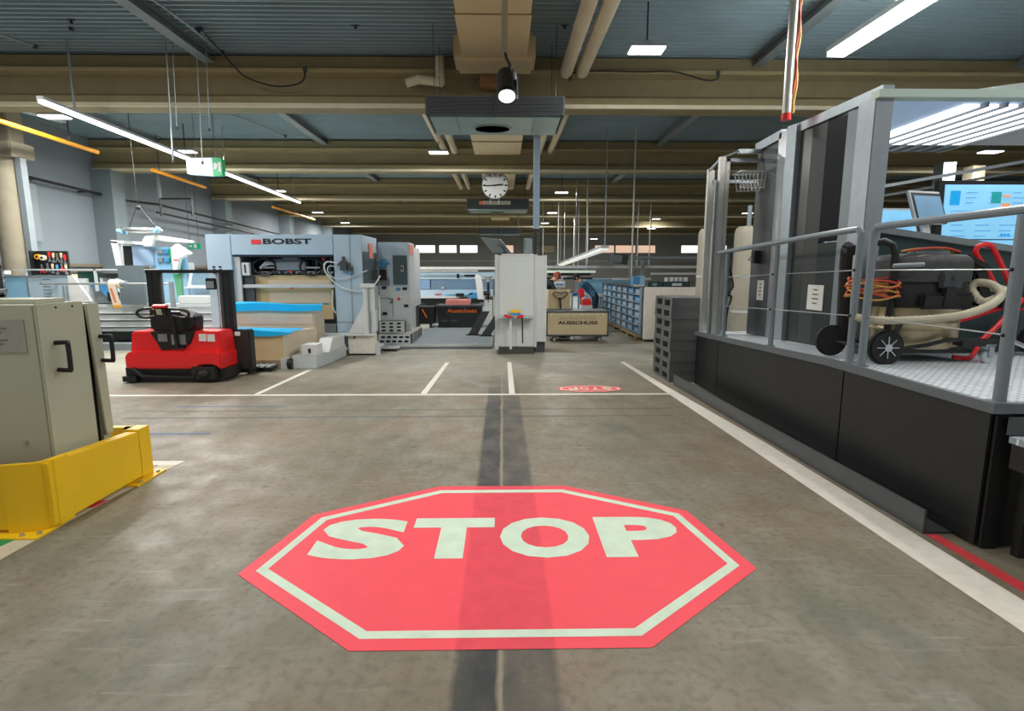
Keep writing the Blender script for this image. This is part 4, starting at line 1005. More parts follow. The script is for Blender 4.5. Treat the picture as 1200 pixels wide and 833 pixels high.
# valve and white hoses on the right column
part(bp_, 'valve', MB().box(-3.10, 10.60, 1.62, -2.98, 10.69, 1.80).cyl((-3.04, 10.64, 1.80), (-3.04, 10.64, 1.88), 0.03, n=10).cyl((-3.16, 10.64, 1.74), (-2.92, 10.64, 1.74), 0.025, n=8).box(-2.95, 10.62, 1.58, -2.88, 10.69, 1.70), M_dkgrey)
part(bp_, 'valve_cup', MB().cyl((-2.91, 10.64, 1.54), (-2.91, 10.64, 1.60), 0.035, n=12), M_blue)
part(bp_, 'white_hose', MB().tube(smooth([(-3.14, 10.62, 1.75), (-3.34, 10.6, 1.78), (-3.40, 10.6, 1.66), (-3.30, 10.6, 1.48), (-3.1, 10.62, 1.30), (-2.75, 10.64, 1.22), (-2.5, 10.66, 1.32), (-2.36, 10.7, 1.52)]), 0.014, 6), M_white)
part(bp_, 'white_hose', MB().tube(smooth([(-3.14, 10.62, 1.68), (-3.3, 10.6, 1.70), (-3.33, 10.6, 1.60), (-3.2, 10.62, 1.46), (-2.9, 10.64, 1.50), (-2.6, 10.66, 1.62)]), 0.011, 6), M_ltgrey)
part(bp_, 'hanging_cable', MB().tube(smooth([(-3.28, 10.68, 1.25), (-3.30, 10.66, 0.95), (-3.24, 10.66, 0.80)]), 0.014, 6), M_ltgrey)
st_in = thing('board_stack', 'tall brown board stack standing inside the press bay', 'stack', (-4.15, 11.2, 0.66))
part(st_in, 'sheets', MB().box(-4.95, 10.95, 0.66, -3.38, 11.5, 1.53), M_tan)
part(st_in, 'light_band', MB().box(-4.62, 10.94, 0.98, -3.42, 10.95, 1.20).box(-4.62, 10.94, 1.34, -3.42, 10.95, 1.43), M_tanpale)

# second tower of the press
t2 = thing('press_tower', 'pale grey press tower with dark window and switches right of the lettered press', 'machine', (-2.3, 12.4, 0))
part(t2, 'body', MB().box(-2.68, 11.99, 0.24, -2.02, 12.75, 2.22), M_ltgrey, bevel=0.01)
part(t2, 'front_skin', MB().box(-2.67, 11.985, 1.28, -2.05, 11.99, 2.21), M_bluegrey)
part(t2, 'window_panel', MB().box(-2.36, 11.96, 1.32, -2.06, 11.975, 1.94), mat('teal_grey_window', (62, 80, 86), 0.25))
hh = part(t2, 'window_handle', MB().box(-2.20, 11.945, 1.60, -2.13, 11.96, 1.73), M_white, bevel=0.01)
part(hh, 'handle_slot', MB().box(-2.185, 11.94, 1.625, -2.145, 11.946, 1.705), M_black)
part(t2, 'side_sticker', MB().box(-2.022, 12.05, 1.98, -2.012, 12.6, 2.18), MATS['salmon_sticker'])
part(t2, 'grey_window', MB().box(-2.67, 11.96, 1.30, -2.45, 11.975, 1.45), M_midgrey)
part(t2, 'blue_valve', MB().box(-2.62, 11.89, 1.68, -2.50, 11.96, 1.86).cyl((-2.66, 11.91, 1.78), (-2.44, 11.91, 1.78), 0.03, n=8), M_blue)
part(t2, 'valve_box', MB().box(-2.64, 11.87, 1.42, -2.50, 11.96, 1.64), M_black)
for x0, z0 in ((-2.62, 1.22), (-2.62, 0.66), (-2.15, 0.83), (-2.17, 1.20)):
    part(t2, 'latch', MB().box(x0, 11.97, z0, x0 + 0.09, 11.99, z0 + 0.06), M_black)
part(t2, 'keypad', MB().box(-2.31, 11.965, 1.19, -2.22, 11.99, 1.25), M_blue)
part(t2, 'red_button', MB().cyl((-2.26, 11.99, 1.01), (-2.26, 11.95, 1.01), 0.03, n=12), M_red)
part(t2, 'button', MB().cyl((-2.31, 11.99, 1.06), (-2.31, 11.965, 1.06), 0.022, n=10).cyl((-2.21, 11.99, 1.06), (-2.21, 11.965, 1.06), 0.022, n=10), M_white)
part(t2, 'door_line', MB().box(-2.66, 11.983, 1.02, -2.45, 11.99, 1.03).box(-2.40, 11.983, 0.62, -2.39, 11.99, 1.03).tube([(-2.46, 11.97, 1.02), (-2.40, 11.96, 1.0), (-2.40, 11.96, 0.94), (-2.45, 11.97, 0.92)], 0.012, 6), M_dkgrey)
part(t2, 'base', MB().box(-2.66, 12.03, 0.0, -2.04, 12.7, 0.24), M_dkgrey)
t3 = thing('press_section', 'pale stainless press section running back behind the press tower', 'machine', (-1.95, 14.0, 0))
part(t3, 'body', MB().box(-2.65, 12.8, 0.75, -2.16, 14.5, 2.18), M_ltgrey)
part(t3, 'lower_frame', MB().box(-2.62, 12.85, 0.0, -2.2, 14.4, 0.75), M_dkgrey)

# white post with gusset in front of the press
po = thing('guide_post', 'white guide post with triangular gusset in front of the press tower', 'post', (-2.62, 10.55, 0.4))
part(po, 'post', MB().box(-2.66, 10.50, 0.40, -2.57, 10.60, 1.34).box(-2.55, 10.52, 0.40, -2.46, 10.60, 1.34).box(-2.70, 10.48, 1.30, -2.44, 10.62, 1.37), M_white)
part(po, 'rod', MB().cyl((-2.56, 10.49, 0.40), (-2.56, 10.49, 1.30), 0.018, n=10), M_steel)
part(po, 'gusset', MB().prism([(-2.98, 0.42), (-2.66, 0.42), (-2.66, 0.98)], 'xz', 10.53, 10.56), M_white)
part(po, 'clamp', MB().box(-2.50, 10.46, 0.46, -2.42, 10.60, 0.86), M_ltgrey)
bb = thing('base_block', 'white machine base block under the guide post', 'machine base', (-2.75, 10.6, 0))
part(bb, 'block', MB().box(-2.97, 10.46, 0.03, -2.46, 10.68, 0.41), M_warmwhite, bevel=0.008)
part(bb, 'top_strip', MB().box(-3.5, 10.40, 0.385, -2.48, 10.68, 0.415), M_white)
part(bb, 'foot', MB().box(-2.95, 10.46, 0.0, -2.48, 10.66, 0.03), M_black)
part(bb, 'bolt_slot', MB().box(-2.86, 10.45, 0.33, -2.83, 10.46, 0.39), M_black)
part(bb, 'bracket', MB().box(-2.46, 10.50, 0.0, -2.38, 10.60, 0.16).box(-2.46, 10.5, 0.16, -2.34, 10.7, 0.20), M_ltgrey)
b2 = thing('floor_guide_block', 'pale grey floor block reaching from the board pallets to the press', 'machine base', (-3.25, 9.7, 0))
part(b2, 'block', MB().prism([(-3.50, 9.0), (-3.09, 9.0), (-2.99, 10.38), (-3.35, 10.38)], 'xy', 0.0, 0.225), M_ltgrey, bevel=0.008)
part(b2, 'sensor_box', MB().box(-3.34, 9.02, 0.225, -3.08, 9.3, 0.40), M_white, bevel=0.008)
part(b2, 'sensor_eye', MB().box(-3.225, 9.01, 0.26, -3.185, 9.02, 0.335), M_black)
part(b2, 'wedge', MB().prism([(9.35, 0.22), (10.3, 0.22), (10.3, 0.42), (9.6, 0.44)], 'yz', -3.22, -2.99), M_white, bevel=0.008)
part(b2, 'roller', MB().cyl((-3.55, 8.98, 0.09), (-3.48, 8.98, 0.09), 0.085, n=18), M_black)
part(b2, 'roller_hub', MB().cyl((-3.555, 8.975, 0.09), (-3.52, 8.972, 0.09), 0.03, n=10), M_orange)
part(b2, 'side_box', MB().box(-3.68, 8.98, 0.0, -3.56, 9.2, 0.17), M_ltgrey)

# perforated steps
def perf_step(label, x0, x1, y0, y1, z0, z1, rows, cols):
    s = thing('perforated_step', label, 'step', ((x0 + x1) / 2, (y0 + y1) / 2, z0))
    part(s, 'top_plate', MB().box(x0, y0, z1 - 0.012, x1, y1, z1), mat('worn_step_top', (142, 140, 128), 0.6, var=0.08))
    part(s, 'front_plate', MB().box(x0, y0, z0, x1, y0 + 0.01, z1 - 0.012), M_ltgrey)
    part(s, 'side_plate', MB().box(x1 - 0.012, y0, z0, x1, y1, z1 - 0.012), M_dkgrey)
    part(s, 'side_rib', MB().box(x1 - 0.02, y0 + (y1 - y0) * 0.48, z0, x1 + 0.012, y0 + (y1 - y0) * 0.54, z1), M_ltgrey)
    part(s, 'rear_plate', MB().box(x0, y1 - 0.012, z0, x1, y1, z1 - 0.012), M_ltgrey)
    if rows == 2:
        part(s, 'side_run', MB().box(x1 - 0.09, y1, z0, x1 + 0.0, y1 + 0.95, z1 - 0.012), M_dkgrey)
        part(s, 'side_run_top', MB().box(x1 - 0.10, y1, z1 - 0.012, x1 + 0.02, y1 + 0.97, z1), MATS['worn_step_top'])
        for k in range(4):
            part(s, 'side_rib', MB().box(x1, y1 + k * 0.3, z0, x1 + 0.012, y1 + 0.04 + k * 0.3, z1), M_ltgrey)
    h = z1 - z0
    for r in range(rows):
        for c in range(cols):
            cx = x0 + (x1 - x0) * (c + 0.6 + (0.18 if rows == 2 and r else 0)) / (cols + 0.4)
            cz = z0 + h * (r + 0.6) / (rows + 0.35)
            o = part(s, 'hole', MB().lathe([(0.050, 0), (0.050, 0.004)], (0, 0, 0), 12), M_black, world=False)
            o.rotation_euler = (PI / 2, 0, 0)
            o.scale = (1, 0.52 if rows == 2 else 0.42, 1)
            o.location = (cx - (x0 + x1) / 2, y0 + 0.001 - (y0 + y1) / 2, cz - z0)
    return s
perf_step('lower grey perforated step with two rows of holes before the press tower', -2.60, -1.92, 11.38, 11.97, 0.10, 0.31, 2, 5)
perf_step('upper grey perforated step with three rows of holes against the press tower', -2.63, -2.08, 11.62, 11.88, 0.312, 0.56, 3, 3)
pl_ = thing('machine_plinth', 'low grey plinth strip running right from the perforated steps', 'plinth', (-1.3, 13, 0))
part(pl_, 'slab', MB().box(-2.64, 11.35, 0.0, -0.22, 11.95, 0.09).box(-2.0, 11.95, 0.0, -0.22, 15.6, 0.09), M_midgrey)
part(pl_, 'front_strip', MB().box(-2.64, 11.33, 0.045, -0.22, 11.35, 0.10), M_ltgrey)
pf = thing('metal_foot_plate', 'small grey metal foot plate on the floor below the steps', 'foot plate', (-2.3, 11.0, 0))
part(pf, 'plate', MB().box(-2.46, 10.98, 0.05, -2.12, 11.25, 0.08), M_ltgrey)
part(pf, 'foot', MB().box(-2.42, 11.0, 0.0, -2.2, 11.2, 0.05), M_black)

# ------------------------------------------------------------------ board stacks on pallets with blue film
def pallet(label, x0, x1, y0, y1, z=0.0, group=None):
    p = thing('wooden_pallet', label, 'pallet', ((x0 + x1) / 2, (y0 + y1) / 2, z), 0, group)
    n = max(5, int((x1 - x0) / 0.16))
    for k in range(n):
        a = x0 + (x1 - x0) * k / n
        part(p, 'deck_board', MB().box(a + 0.01, y0, z + 0.12, a + (x1 - x0) / n - 0.01, y1, z + 0.142), M_palletwood)
    for yy in (y0, (y0 + y1) / 2 - 0.05, y1 - 0.1):
        part(p, 'stringer', MB().box(x0, yy, z + 0.10, x1, yy + 0.1, z + 0.12), M_palletwood)
        part(p, 'bottom_board', MB().box(x0, yy, z, x1, yy + 0.1, z + 0.022), M_palletwood)
        for xx in (x0, (x0 + x1) / 2 - 0.07, x1 - 0.14):
            part(p, 'block', MB().box(xx, yy, z + 0.022, xx + 0.14, yy + 0.1, z + 0.10), M_palletwood)
    return p
pallet('wooden pallet carrying the low front board stack', -4.62, -3.66, 9.0, 9.72)
pallet('wooden pallet under the rear board stack topped with blue film', -4.95, -3.35, 9.85, 10.5)
dk = thing('lift_table', 'grey grated lift frame on the floor below the front board stack', 'lift table', (-4.0, 8.9, 0))
part(dk, 'frame', MB().box(-4.62, 8.72, 0.03, -3.72, 8.95, 0.075), M_blacksteel)
for k in range(9):
    part(dk, 'grate_bar', MB().box(-4.6 + k * 0.1, 8.70, 0.075, -4.55 + k * 0.1, 8.96, 0.10), M_ltgrey)
part(dk, 'foot', MB().box(-4.6, 8.75, 0, -4.5, 8.9, 0.03).box(-3.85, 8.75, 0, -3.75, 8.9, 0.03), M_black)
sB = thing('board_stack', 'low brown board stack with blue film on top, nearest the stacker', 'stack', (-4.1, 9.3, 0.142))
part(sB, 'sheets', MB().box(-4.60, 9.02, 0.142, -3.63, 9.72, 0.58), M_tan)
part(sB, 'side_face', MB().prism([(-3.63, 9.02), (-3.625, 9.02), (-3.34, 9.82), (-3.36, 9.84), (-3.63, 9.72)], 'xy', 0.145, 0.60), M_tanpale)  # paler tan puts the light on this side into its colour
def film(parent, x0, x1, y0, y1, z, wav, drop, taper=1.0):
    n, m = 22, 6
    top, bot = [], []
    for j in range(m + 1):
        for i in range(n + 1):
            u, v = i / n, j / m
            x = x0 + (x1 - x0) * u
            y = y0 + (y1 - y0) * v
            zz = z + wav * (0.82 + 0.18 * math.sin(u * 6 + v * 2 - 0.4)) * (1 - taper * u ** 3 * 0.9) * (0.35 + 0.65 * math.sin(PI * min(1, v + 0.25)))
            top.append((x, y, zz))
    mb = MB().add(top, [(j * (n + 1) + i, j * (n + 1) + i + 1, (j + 1) * (n + 1) + i + 1, (j + 1) * (n + 1) + i) for j in range(m) for i in range(n)])
    # hanging front hem
    hem = []
    for i in range(n + 1):
        u = i / n
        t = top[i]
        hem += [(t[0], y0 - 0.012, t[2]), (t[0], y0 - 0.016, z - drop * (0.85 + 0.15 * math.sin(u * 9 + 1)) * (1 - taper * 0.75 * u))]
    mb.add(hem, [(2 * i, 2 * i + 1, 2 * i + 3, 2 * i + 2) for i in range(n)])
    o = part(parent, 'film_cover', mb, M_film)
    return o
film(sB, -4.66, -3.50, 9.0, 9.7, 0.60, 0.07, 0.12)
sA = thing('board_stack', 'taller pale wrapped board stack with blue film, behind the low stack', 'stack', (-4.1, 10.1, 0.142))
part(sA, 'sheets', MB().box(-4.92, 9.88, 0.142, -3.42, 10.45, 0.95), M_tanpale)
part(sA, 'side_face', MB().box(-3.42, 9.90, 0.142, -3.40, 10.45, 0.86), M_tanpale)
part(sA, 'paper_band', MB().box(-4.93, 9.872, 0.66, -3.42, 9.88, 0.80), mat('salmon_wrap', (212, 188, 170), 0.6))
film(sA, -5.0, -3.24, 9.85, 10.45, 0.95, 0.11, 0.06, 0.15)
# ------------------------------------------------------------------ white cabinet in the middle
wc = thing('white_cabinet', 'tall white steel cabinet with a tool shelf in the middle of the hall', 'cabinet', (0.25, 10.9, 0))
part(wc, 'body', MB().box(-0.10, 10.58, 0.14, 0.62, 11.3, 1.90), M_white, bevel=0.006)
part(wc, 'door', MB().box(-0.07, 10.565, 0.75, 0.60, 10.58, 1.89), mat('white_door_panel', (206, 212, 208), 0.4, var=0.02), bevel=0.004)
part(wc, 'lower_door', MB().box(-0.07, 10.565, 0.15, 0.60, 10.58, 0.72), MATS['white_door_panel'], bevel=0.004)
part(wc, 'corner_trim', MB().box(-0.15, 10.57, 0.10, -0.09, 11.2, 1.92).box(0.61, 10.57, 0.14, 0.66, 10.9, 1.92), M_ltgrey)
part(wc, 'side_section', MB().box(0.66, 10.75, 0.22, 0.84, 11.5, 1.90).box(0.82, 10.74, 0.22, 0.86, 11.5, 1.91), M_white, bevel=0.004)
part(wc, 'plinth', MB().box(-0.08, 10.585, 0.0, 0.61, 11.28, 0.14), mat('dark_plinth', (72, 72, 62), 0.6))
part(wc, 'side_plinth', MB().box(0.64, 10.8, 0.0, 0.84, 11.4, 0.22), M_dkgrey)
part(wc, 'top_lip', MB().box(-0.02, 10.57, 1.90, 0.60, 11.28, 1.93), M_white)
part(wc, 'shelf', MB().box(-0.07, 10.40, 0.715, 0.59, 10.58, 0.735), M_ltgrey)
tr = thing('tool_tray', 'white tool tray with yellow and blue boxes on the white cabinet shelf', 'tray', (0.24, 10.46, 0.735))
part(tr, 'tray', MB().box(0.12, 10.40, 0.737, 0.40, 10.54, 0.76), M_white)
part(tr, 'yellow_box', MB().box(0.15, 10.42, 0.82, 0.34, 10.52, 0.87), M_yellow)
part(tr, 'blue_box', MB().box(0.16, 10.42, 0.76, 0.34, 10.52, 0.82), M_blue)
tg = thing('staple_gun', 'red handled hand tool lying at the left of the cabinet tray', 'tool', (0.10, 10.36, 0.735))
part(tg, 'grip', MB().obox((0.09, 10.36, 0.755), (0.14, 0.05, 0.05), (0, 0.3, 0.2)), M_red, bevel=0.01)
part(tg, 'head', MB().obox((0.19, 10.36, 0.77), (0.08, 0.05, 0.04)), M_steel)
tg2 = thing('staple_gun', 'red handled hand tool at the right of the cabinet tray with a black strap', 'tool', (0.33, 10.36, 0.735))
part(tg2, 'grip', MB().obox((0.33, 10.36, 0.755), (0.13, 0.05, 0.05), (0, -0.3, -0.2)), M_red, bevel=0.01)
part(tg2, 'strap', MB().bar((0.37, 10.37, 0.74), (0.38, 10.37, 0.24), 0.025, 0.012), M_black)
part(wc, 'broom_pole', MB().cyl((0.15, 10.42, 0.12), (0.15, 10.42, 0.70), 0.022, n=10), M_white)
sc_ = thing('tilted_screen', 'tilted grey screen on a bracket on top of the white cabinet', 'screen', (-0.1, 10.9, 1.93))
part(sc_, 'screen_back', MB().add([(-0.42, 10.7, 2.24), (-0.04, 10.6, 2.20), (0.17, 10.7, 1.95), (-0.20, 10.8, 1.96), (-0.42, 10.74, 2.25), (-0.04, 10.64, 2.21), (0.17, 10.74, 1.96), (-0.20, 10.84, 1.97)], [(0, 1, 2, 3), (7, 6, 5, 4), (0, 4, 5, 1), (1, 5, 6, 2), (2, 6, 7, 3), (3, 7, 4, 0)]), M_midgrey)
part(sc_, 'bracket', MB().tube([(-0.08, 10.6, 2.10), (-0.0, 10.62, 2.07), (0.06, 10.7, 1.93)], 0.025, 6), M_dkgrey)
cc = thing('cable_column', 'flat blue grey column hanging from the ceiling to the white cabinet', 'column', (0.66, 10.9, 1.93))
part(cc, 'column', MB().box(0.60, 10.85, 2.42, 0.72, 10.97, 5.095), mat('blue_grey_column', (134, 156, 176), 0.45))
part(cc, 'cable_chain', MB().box(0.62, 10.87, 1.94, 0.66, 10.95, 2.42).box(0.72, 10.87, 1.92, 0.76, 10.95, 2.42), M_black)
for k in range(6):
    part(cc, 'chain_link', MB().box(0.61, 10.85, 1.97 + k * 0.075, 0.77, 10.87, 1.99 + k * 0.075), M_dkgrey)
part(cc, 'joint_box', MB().box(0.42, 10.86, 1.94, 0.58, 11.0, 2.24).box(0.40, 10.84, 2.05, 0.44, 10.86, 2.22), M_midgrey, bevel=0.01)

# ------------------------------------------------------------------ black bin lettered Ausschuss, ramps and the machine behind
bn = thing('waste_bin', 'long black waste bin with orange lettering left of the white cabinet', 'bin', (-1.17, 15.2, 0.09))
part(bn, 'shell', MB().prism([(-1.74, 0.095), (-0.58, 0.095), (-0.56, 0.67), (-1.78, 0.67)], 'xz', 14.8, 15.5), M_black)
part(bn, 'rim', MB().box(-1.80, 14.76, 0.66, -0.54, 15.54, 0.70), M_dkgrey)
part(bn, 'lettering', text_mb('Ausschuss', (-1.50, 14.79, 0.50), (0.80, 0, 0), (0, 0, 0.115), 0.02), M_orangeink)
for k in range(2):
    part(bn, 'mark', MB().box(-1.66 + k * 0.26, 14.794, 0.26, -1.50 + k * 0.26, 14.80, 0.30), M_dkgrey)
bn2 = thing('waste_bin', 'smaller black bin with an orange stroke beside the press tower', 'bin', (-2.1, 15.0, 0.09))
part(bn2, 'shell', MB().prism([(-2.34, 0.20), (-1.86, 0.20), (-1.84, 0.66), (-2.40, 0.66)], 'xz', 14.7, 15.3), M_black)
part(bn2, 'stroke', MB().bar((-2.16, 14.69, 0.60), (-2.04, 14.69, 0.38), 0.01, 0.03), M_orangeink)
part(bn2, 'leg', MB().box(-2.30, 14.75, 0.09, -2.24, 14.85, 0.2).box(-1.98, 14.75, 0.09, -1.92, 14.85, 0.2), M_dkgrey)
for k, (x0, lab) in enumerate(((-0.83, 'dark sloping steel ramp bar left of the white cabinet'), (-0.52, 'second dark sloping ramp bar touching the white cabinet'))):
    rp = thing('ramp_bar', lab, 'ramp', (x0, 13.0, 0.09))
    part(rp, 'beam', MB().prism([(x0, 0.10), (x0 + 0.22, 0.10), (x0 + 0.52, 0.66 - 0.1 * k), (x0 + 0.32, 0.66 - 0.1 * k)], 'xz', 13.0 - 0.2 * k, 13.12 - 0.2 * k), mat('ramp_grey', (78, 80, 82), 0.5))
    part(rp, 'foot', MB().box(x0 - 0.04, 12.98 - 0.2 * k, 0.09, x0 + 0.26, 13.14 - 0.2 * k, 0.115), M_black)
pk = thing('pink_box', 'flat salmon box lying on top of the lettered black bin', 'box', (-1.2, 15.1, 0.70))
part(pk, 'box', MB().box(-1.55, 14.9, 0.705, -0.88, 15.4, 0.84), mat('salmon_box', (212, 128, 122), 0.6, var=0.08))
part(pk, 'lid_line', MB().box(-1.55, 14.895, 0.80, -0.88, 14.90, 0.81), MATS['salmon_wrap'])
mb_ = thing('folder_machine', 'long blue grey machine line in the middle distance left of the white cabinet', 'machine', (-1.5, 17.5, 0))
part(mb_, 'rail', MB().box(-2.7, 17.0, 1.66, -0.2, 17.2, 1.74), M_white)
part(mb_, 'rail', MB().box(-2.7, 16.9, 1.60, -0.75, 16.95, 1.63), M_warmwhite)
part(mb_, 'upper_panel', MB().box(-2.7, 17.1, 1.36, -0.25, 17.6, 1.58), M_bluegrey)
part(mb_, 'dark_slot', MB().box(-1.42, 17.08, 1.40, -1.34, 17.1, 1.52).box(-1.18, 17.08, 1.44, -0.75, 17.1, 1.50), M_black)
part(mb_, 'blue_panel', MB().box(-2.7, 17.1, 1.06, -2.25, 17.5, 1.34), mat('soft_blue_panel', (120, 152, 186), 0.5))
part(mb_, 'blue_panel', MB().box(-2.22, 17.1, 1.04, -0.3, 17.5, 1.34), mat('steel_blue_panel', (102, 128, 150), 0.5))
part(mb_, 'lower_panel', MB().box(-2.7, 17.08, 0.86, -0.3, 17.5, 1.04), M_bluegrey)
part(mb_, 'table_edge', MB().box(-2.7, 16.6, 0.80, -1.3, 17.1, 0.86), M_ltgrey)
part(mb_, 'table_leg', MB().box(-2.65, 16.7, 0, -2.55, 16.8, 0.80).box(-1.4, 16.7, 0, -1.3, 16.8, 0.80), M_dkgrey)
part(mb_, 'undercarriage', MB().box(-2.7, 17.1, 0.0, -0.3, 17.6, 0.80), M_dkgrey)
part(mb_, 'red_mark', MB().box(-2.1, 17.0, 0.90, -1.9, 17.06, 0.92), M_redtape)
part(mb_, 'knob', MB().cyl((-1.85, 17.1, 1.10), (-1.85, 17.02, 1.10), 0.04, n=10), M_wood)
bf = thing('blue_sheet', 'crumpled blue film sheet draped on the distant machine table', 'film sheet', (-1.2, 16.6, 0.86))
mbf = MB()
pts = []
for j in range(4):
    for i in range(9):
        pts.append((-1.75 + i * 0.16, 16.65 + j * 0.1, 0.87 + 0.12 * math.sin(i * 0.9 + j) ** 2 * (0.4 + 0.5 * (i > 4))))
mbf.add(pts, [(j * 9 + i, j * 9 + i + 1, j * 9 + i + 10, j * 9 + i + 9) for j in range(3) for i in range(8)])
part(bf, 'sheet', mbf, M_film)
part(bf, 'sheet_fold', MB().prism([(-1.1, 0.80), (-0.62, 0.80), (-0.62, 1.06), (-0.75, 1.0), (-0.95, 0.9)], 'xz', 16.55, 16.6), M_blue)
part(bf, 'black_clamp', MB().box(-1.40, 16.5, 0.86, -1.16, 16.6, 0.95), M_black)
wc2 = thing('white_chute', 'upright white plastic chute beside the tilted screen cabinet', 'chute', (-0.7, 16.2, 0))
part(wc2, 'chute', MB().prism([(-0.72, 0.78), (-0.52, 0.78), (-0.60, 1.45), (-0.72, 1.52), (-0.80, 1.50)], 'xz', 15.9, 16.1), M_white, bevel=0.02)
part(wc2, 'funnel', MB().lathe([(0.05, 0), (0.06, 0.06), (0.15, 0.16)], (-0.42, 16.0, 1.30), 14), M_white)
part(wc2, 'black_arm', MB().cyl((-0.42, 15.95, 0.7), (-0.42, 15.95, 1.30), 0.035, n=8).cyl((-0.55, 15.9, 0.98), (-0.36, 15.9, 0.98), 0.07, n=10), M_black)
part(wc2, 'stand', MB().box(-0.68, 15.92, 0.0, -0.30, 16.1, 0.78), M_ltgrey)
part(wc2, 'base', MB().box(-0.75, 15.85, 0.72, -0.55, 15.95, 0.80), M_black)

# ------------------------------------------------------------------ wooden cart lettered AUSSCHUSS
ct = thing('wooden_cart', 'plywood box cart with stencilled black AUSSCHUSS lettering', 'cart', (1.7, 12.7, 0))
part(ct, 'front_board', MB().box(1.02, 12.36, 0.17, 2.38, 12.39, 0.68), M_wood)
part(ct, 'side_board', MB().box(1.02, 12.39, 0.17, 1.05, 13.1, 0.68), M_wood)
part(ct, 'side_board', MB().box(2.35, 12.39, 0.17, 2.38, 13.1, 0.68), M_wood)
part(ct, 'rear_board', MB().box(1.02, 13.1, 0.17, 2.38, 13.13, 0.68), M_wood)
part(ct, 'bottom_board', MB().box(1.02, 12.36, 0.15, 2.38, 13.13, 0.17), M_wood)
part(ct, 'frame', MB().box(0.99, 12.34, 0.68, 2.41, 13.15, 0.715).box(0.99, 12.34, 0.14, 2.41, 12.37, 0.175).box(2.38, 12.34, 0.14, 2.41, 12.38, 0.70).box(0.99, 12.34, 0.14, 1.02, 12.38, 0.70), M_dkgrey)
for (x0, y0) in ((1.18, 12.5), (2.22, 12.5), (1.18, 13.0), (2.22, 13.0)):
    w_ = part(ct, 'caster', MB().cyl((x0 - 0.02, y0, 0.062), (x0 + 0.03, y0, 0.062), 0.062, n=16), M_ltgrey)
    part(w_, 'fork', MB().box(x0 - 0.04, y0 - 0.05, 0.06, x0 - 0.028, y0 + 0.05, 0.15).box(x0 + 0.036, y0 - 0.05, 0.06, x0 + 0.048, y0 + 0.05, 0.15), M_dkgrey)
part(ct, 'lettering', text_mb('AUSSCHUSS', (1.25, 12.352, 0.41), (0.91, 0, 0), (0, 0, 0.075), 0.03), M_ink)
part(ct, 'faint_lettering', text_mb('AUSSCHUSS', (1.28, 12.354, 0.52), (0.84, 0, 0), (0, 0, 0.065), 0.0), mat('worn_stencil', (158, 142, 112), 0.8))
wr = MB()
for k in range(22):
    wr.box(1.08 + k * 0.057, 12.352, 0.62 + 0.01 * (k % 3), 1.11 + k * 0.057, 12.36, 0.655)
part(ct, 'worn_edge', wr, mat('pale_wear', (224, 214, 190), 0.8))
pbx = thing('plywood_crate', 'plain plywood crate standing behind the lettered wooden cart', 'crate', (1.36, 13.5, 0))
part(pbx, 'board', MB().box(1.11, 13.4, 0.05, 1.66, 13.43, 1.15), M_wood)
part(pbx, 'side', MB().box(1.11, 13.43, 0.05, 1.14, 13.9, 1.15).box(1.63, 13.43, 0.05, 1.66, 13.9, 1.15), M_wood)
part(pbx, 'back', MB().box(1.11, 13.87, 0.05, 1.66, 13.9, 1.15), M_wood)
part(pbx, 'runner', MB().box(1.11, 13.4, 0, 1.25, 13.9, 0.05).box(1.52, 13.4, 0, 1.66, 13.9, 0.05), M_palletwood)
pj = thing('pallet_truck', 'hand pallet truck with black loop handle before the plywood crate', 'pallet truck', (1.4, 13.3, 0))
part(pj, 'tiller', MB().cyl((1.44, 13.32, 0.35), (1.39, 13.30, 0.98), 0.022, n=10), M_black)
part(pj, 'handle_loop', MB().tube(smooth([(1.39, 13.3, 0.93), (1.27, 13.29, 1.00), (1.22, 13.29, 1.06), (1.26, 13.29, 1.10), (1.36, 13.29, 1.09), (1.39, 13.29, 1.08), (1.46, 13.29, 1.09), (1.54, 13.29, 1.10), (1.57, 13.29, 1.06), (1.52, 13.29, 1.0)]), 0.014, 6, True), M_black)
part(pj, 'pump_base', MB().box(1.33, 13.22, 0.06, 1.55, 13.36, 0.36), M_blue)
part(pj, 'wheel', MB().cyl((1.37, 13.28, 0.09), (1.51, 13.28, 0.09), 0.09, n=16), M_rubber)

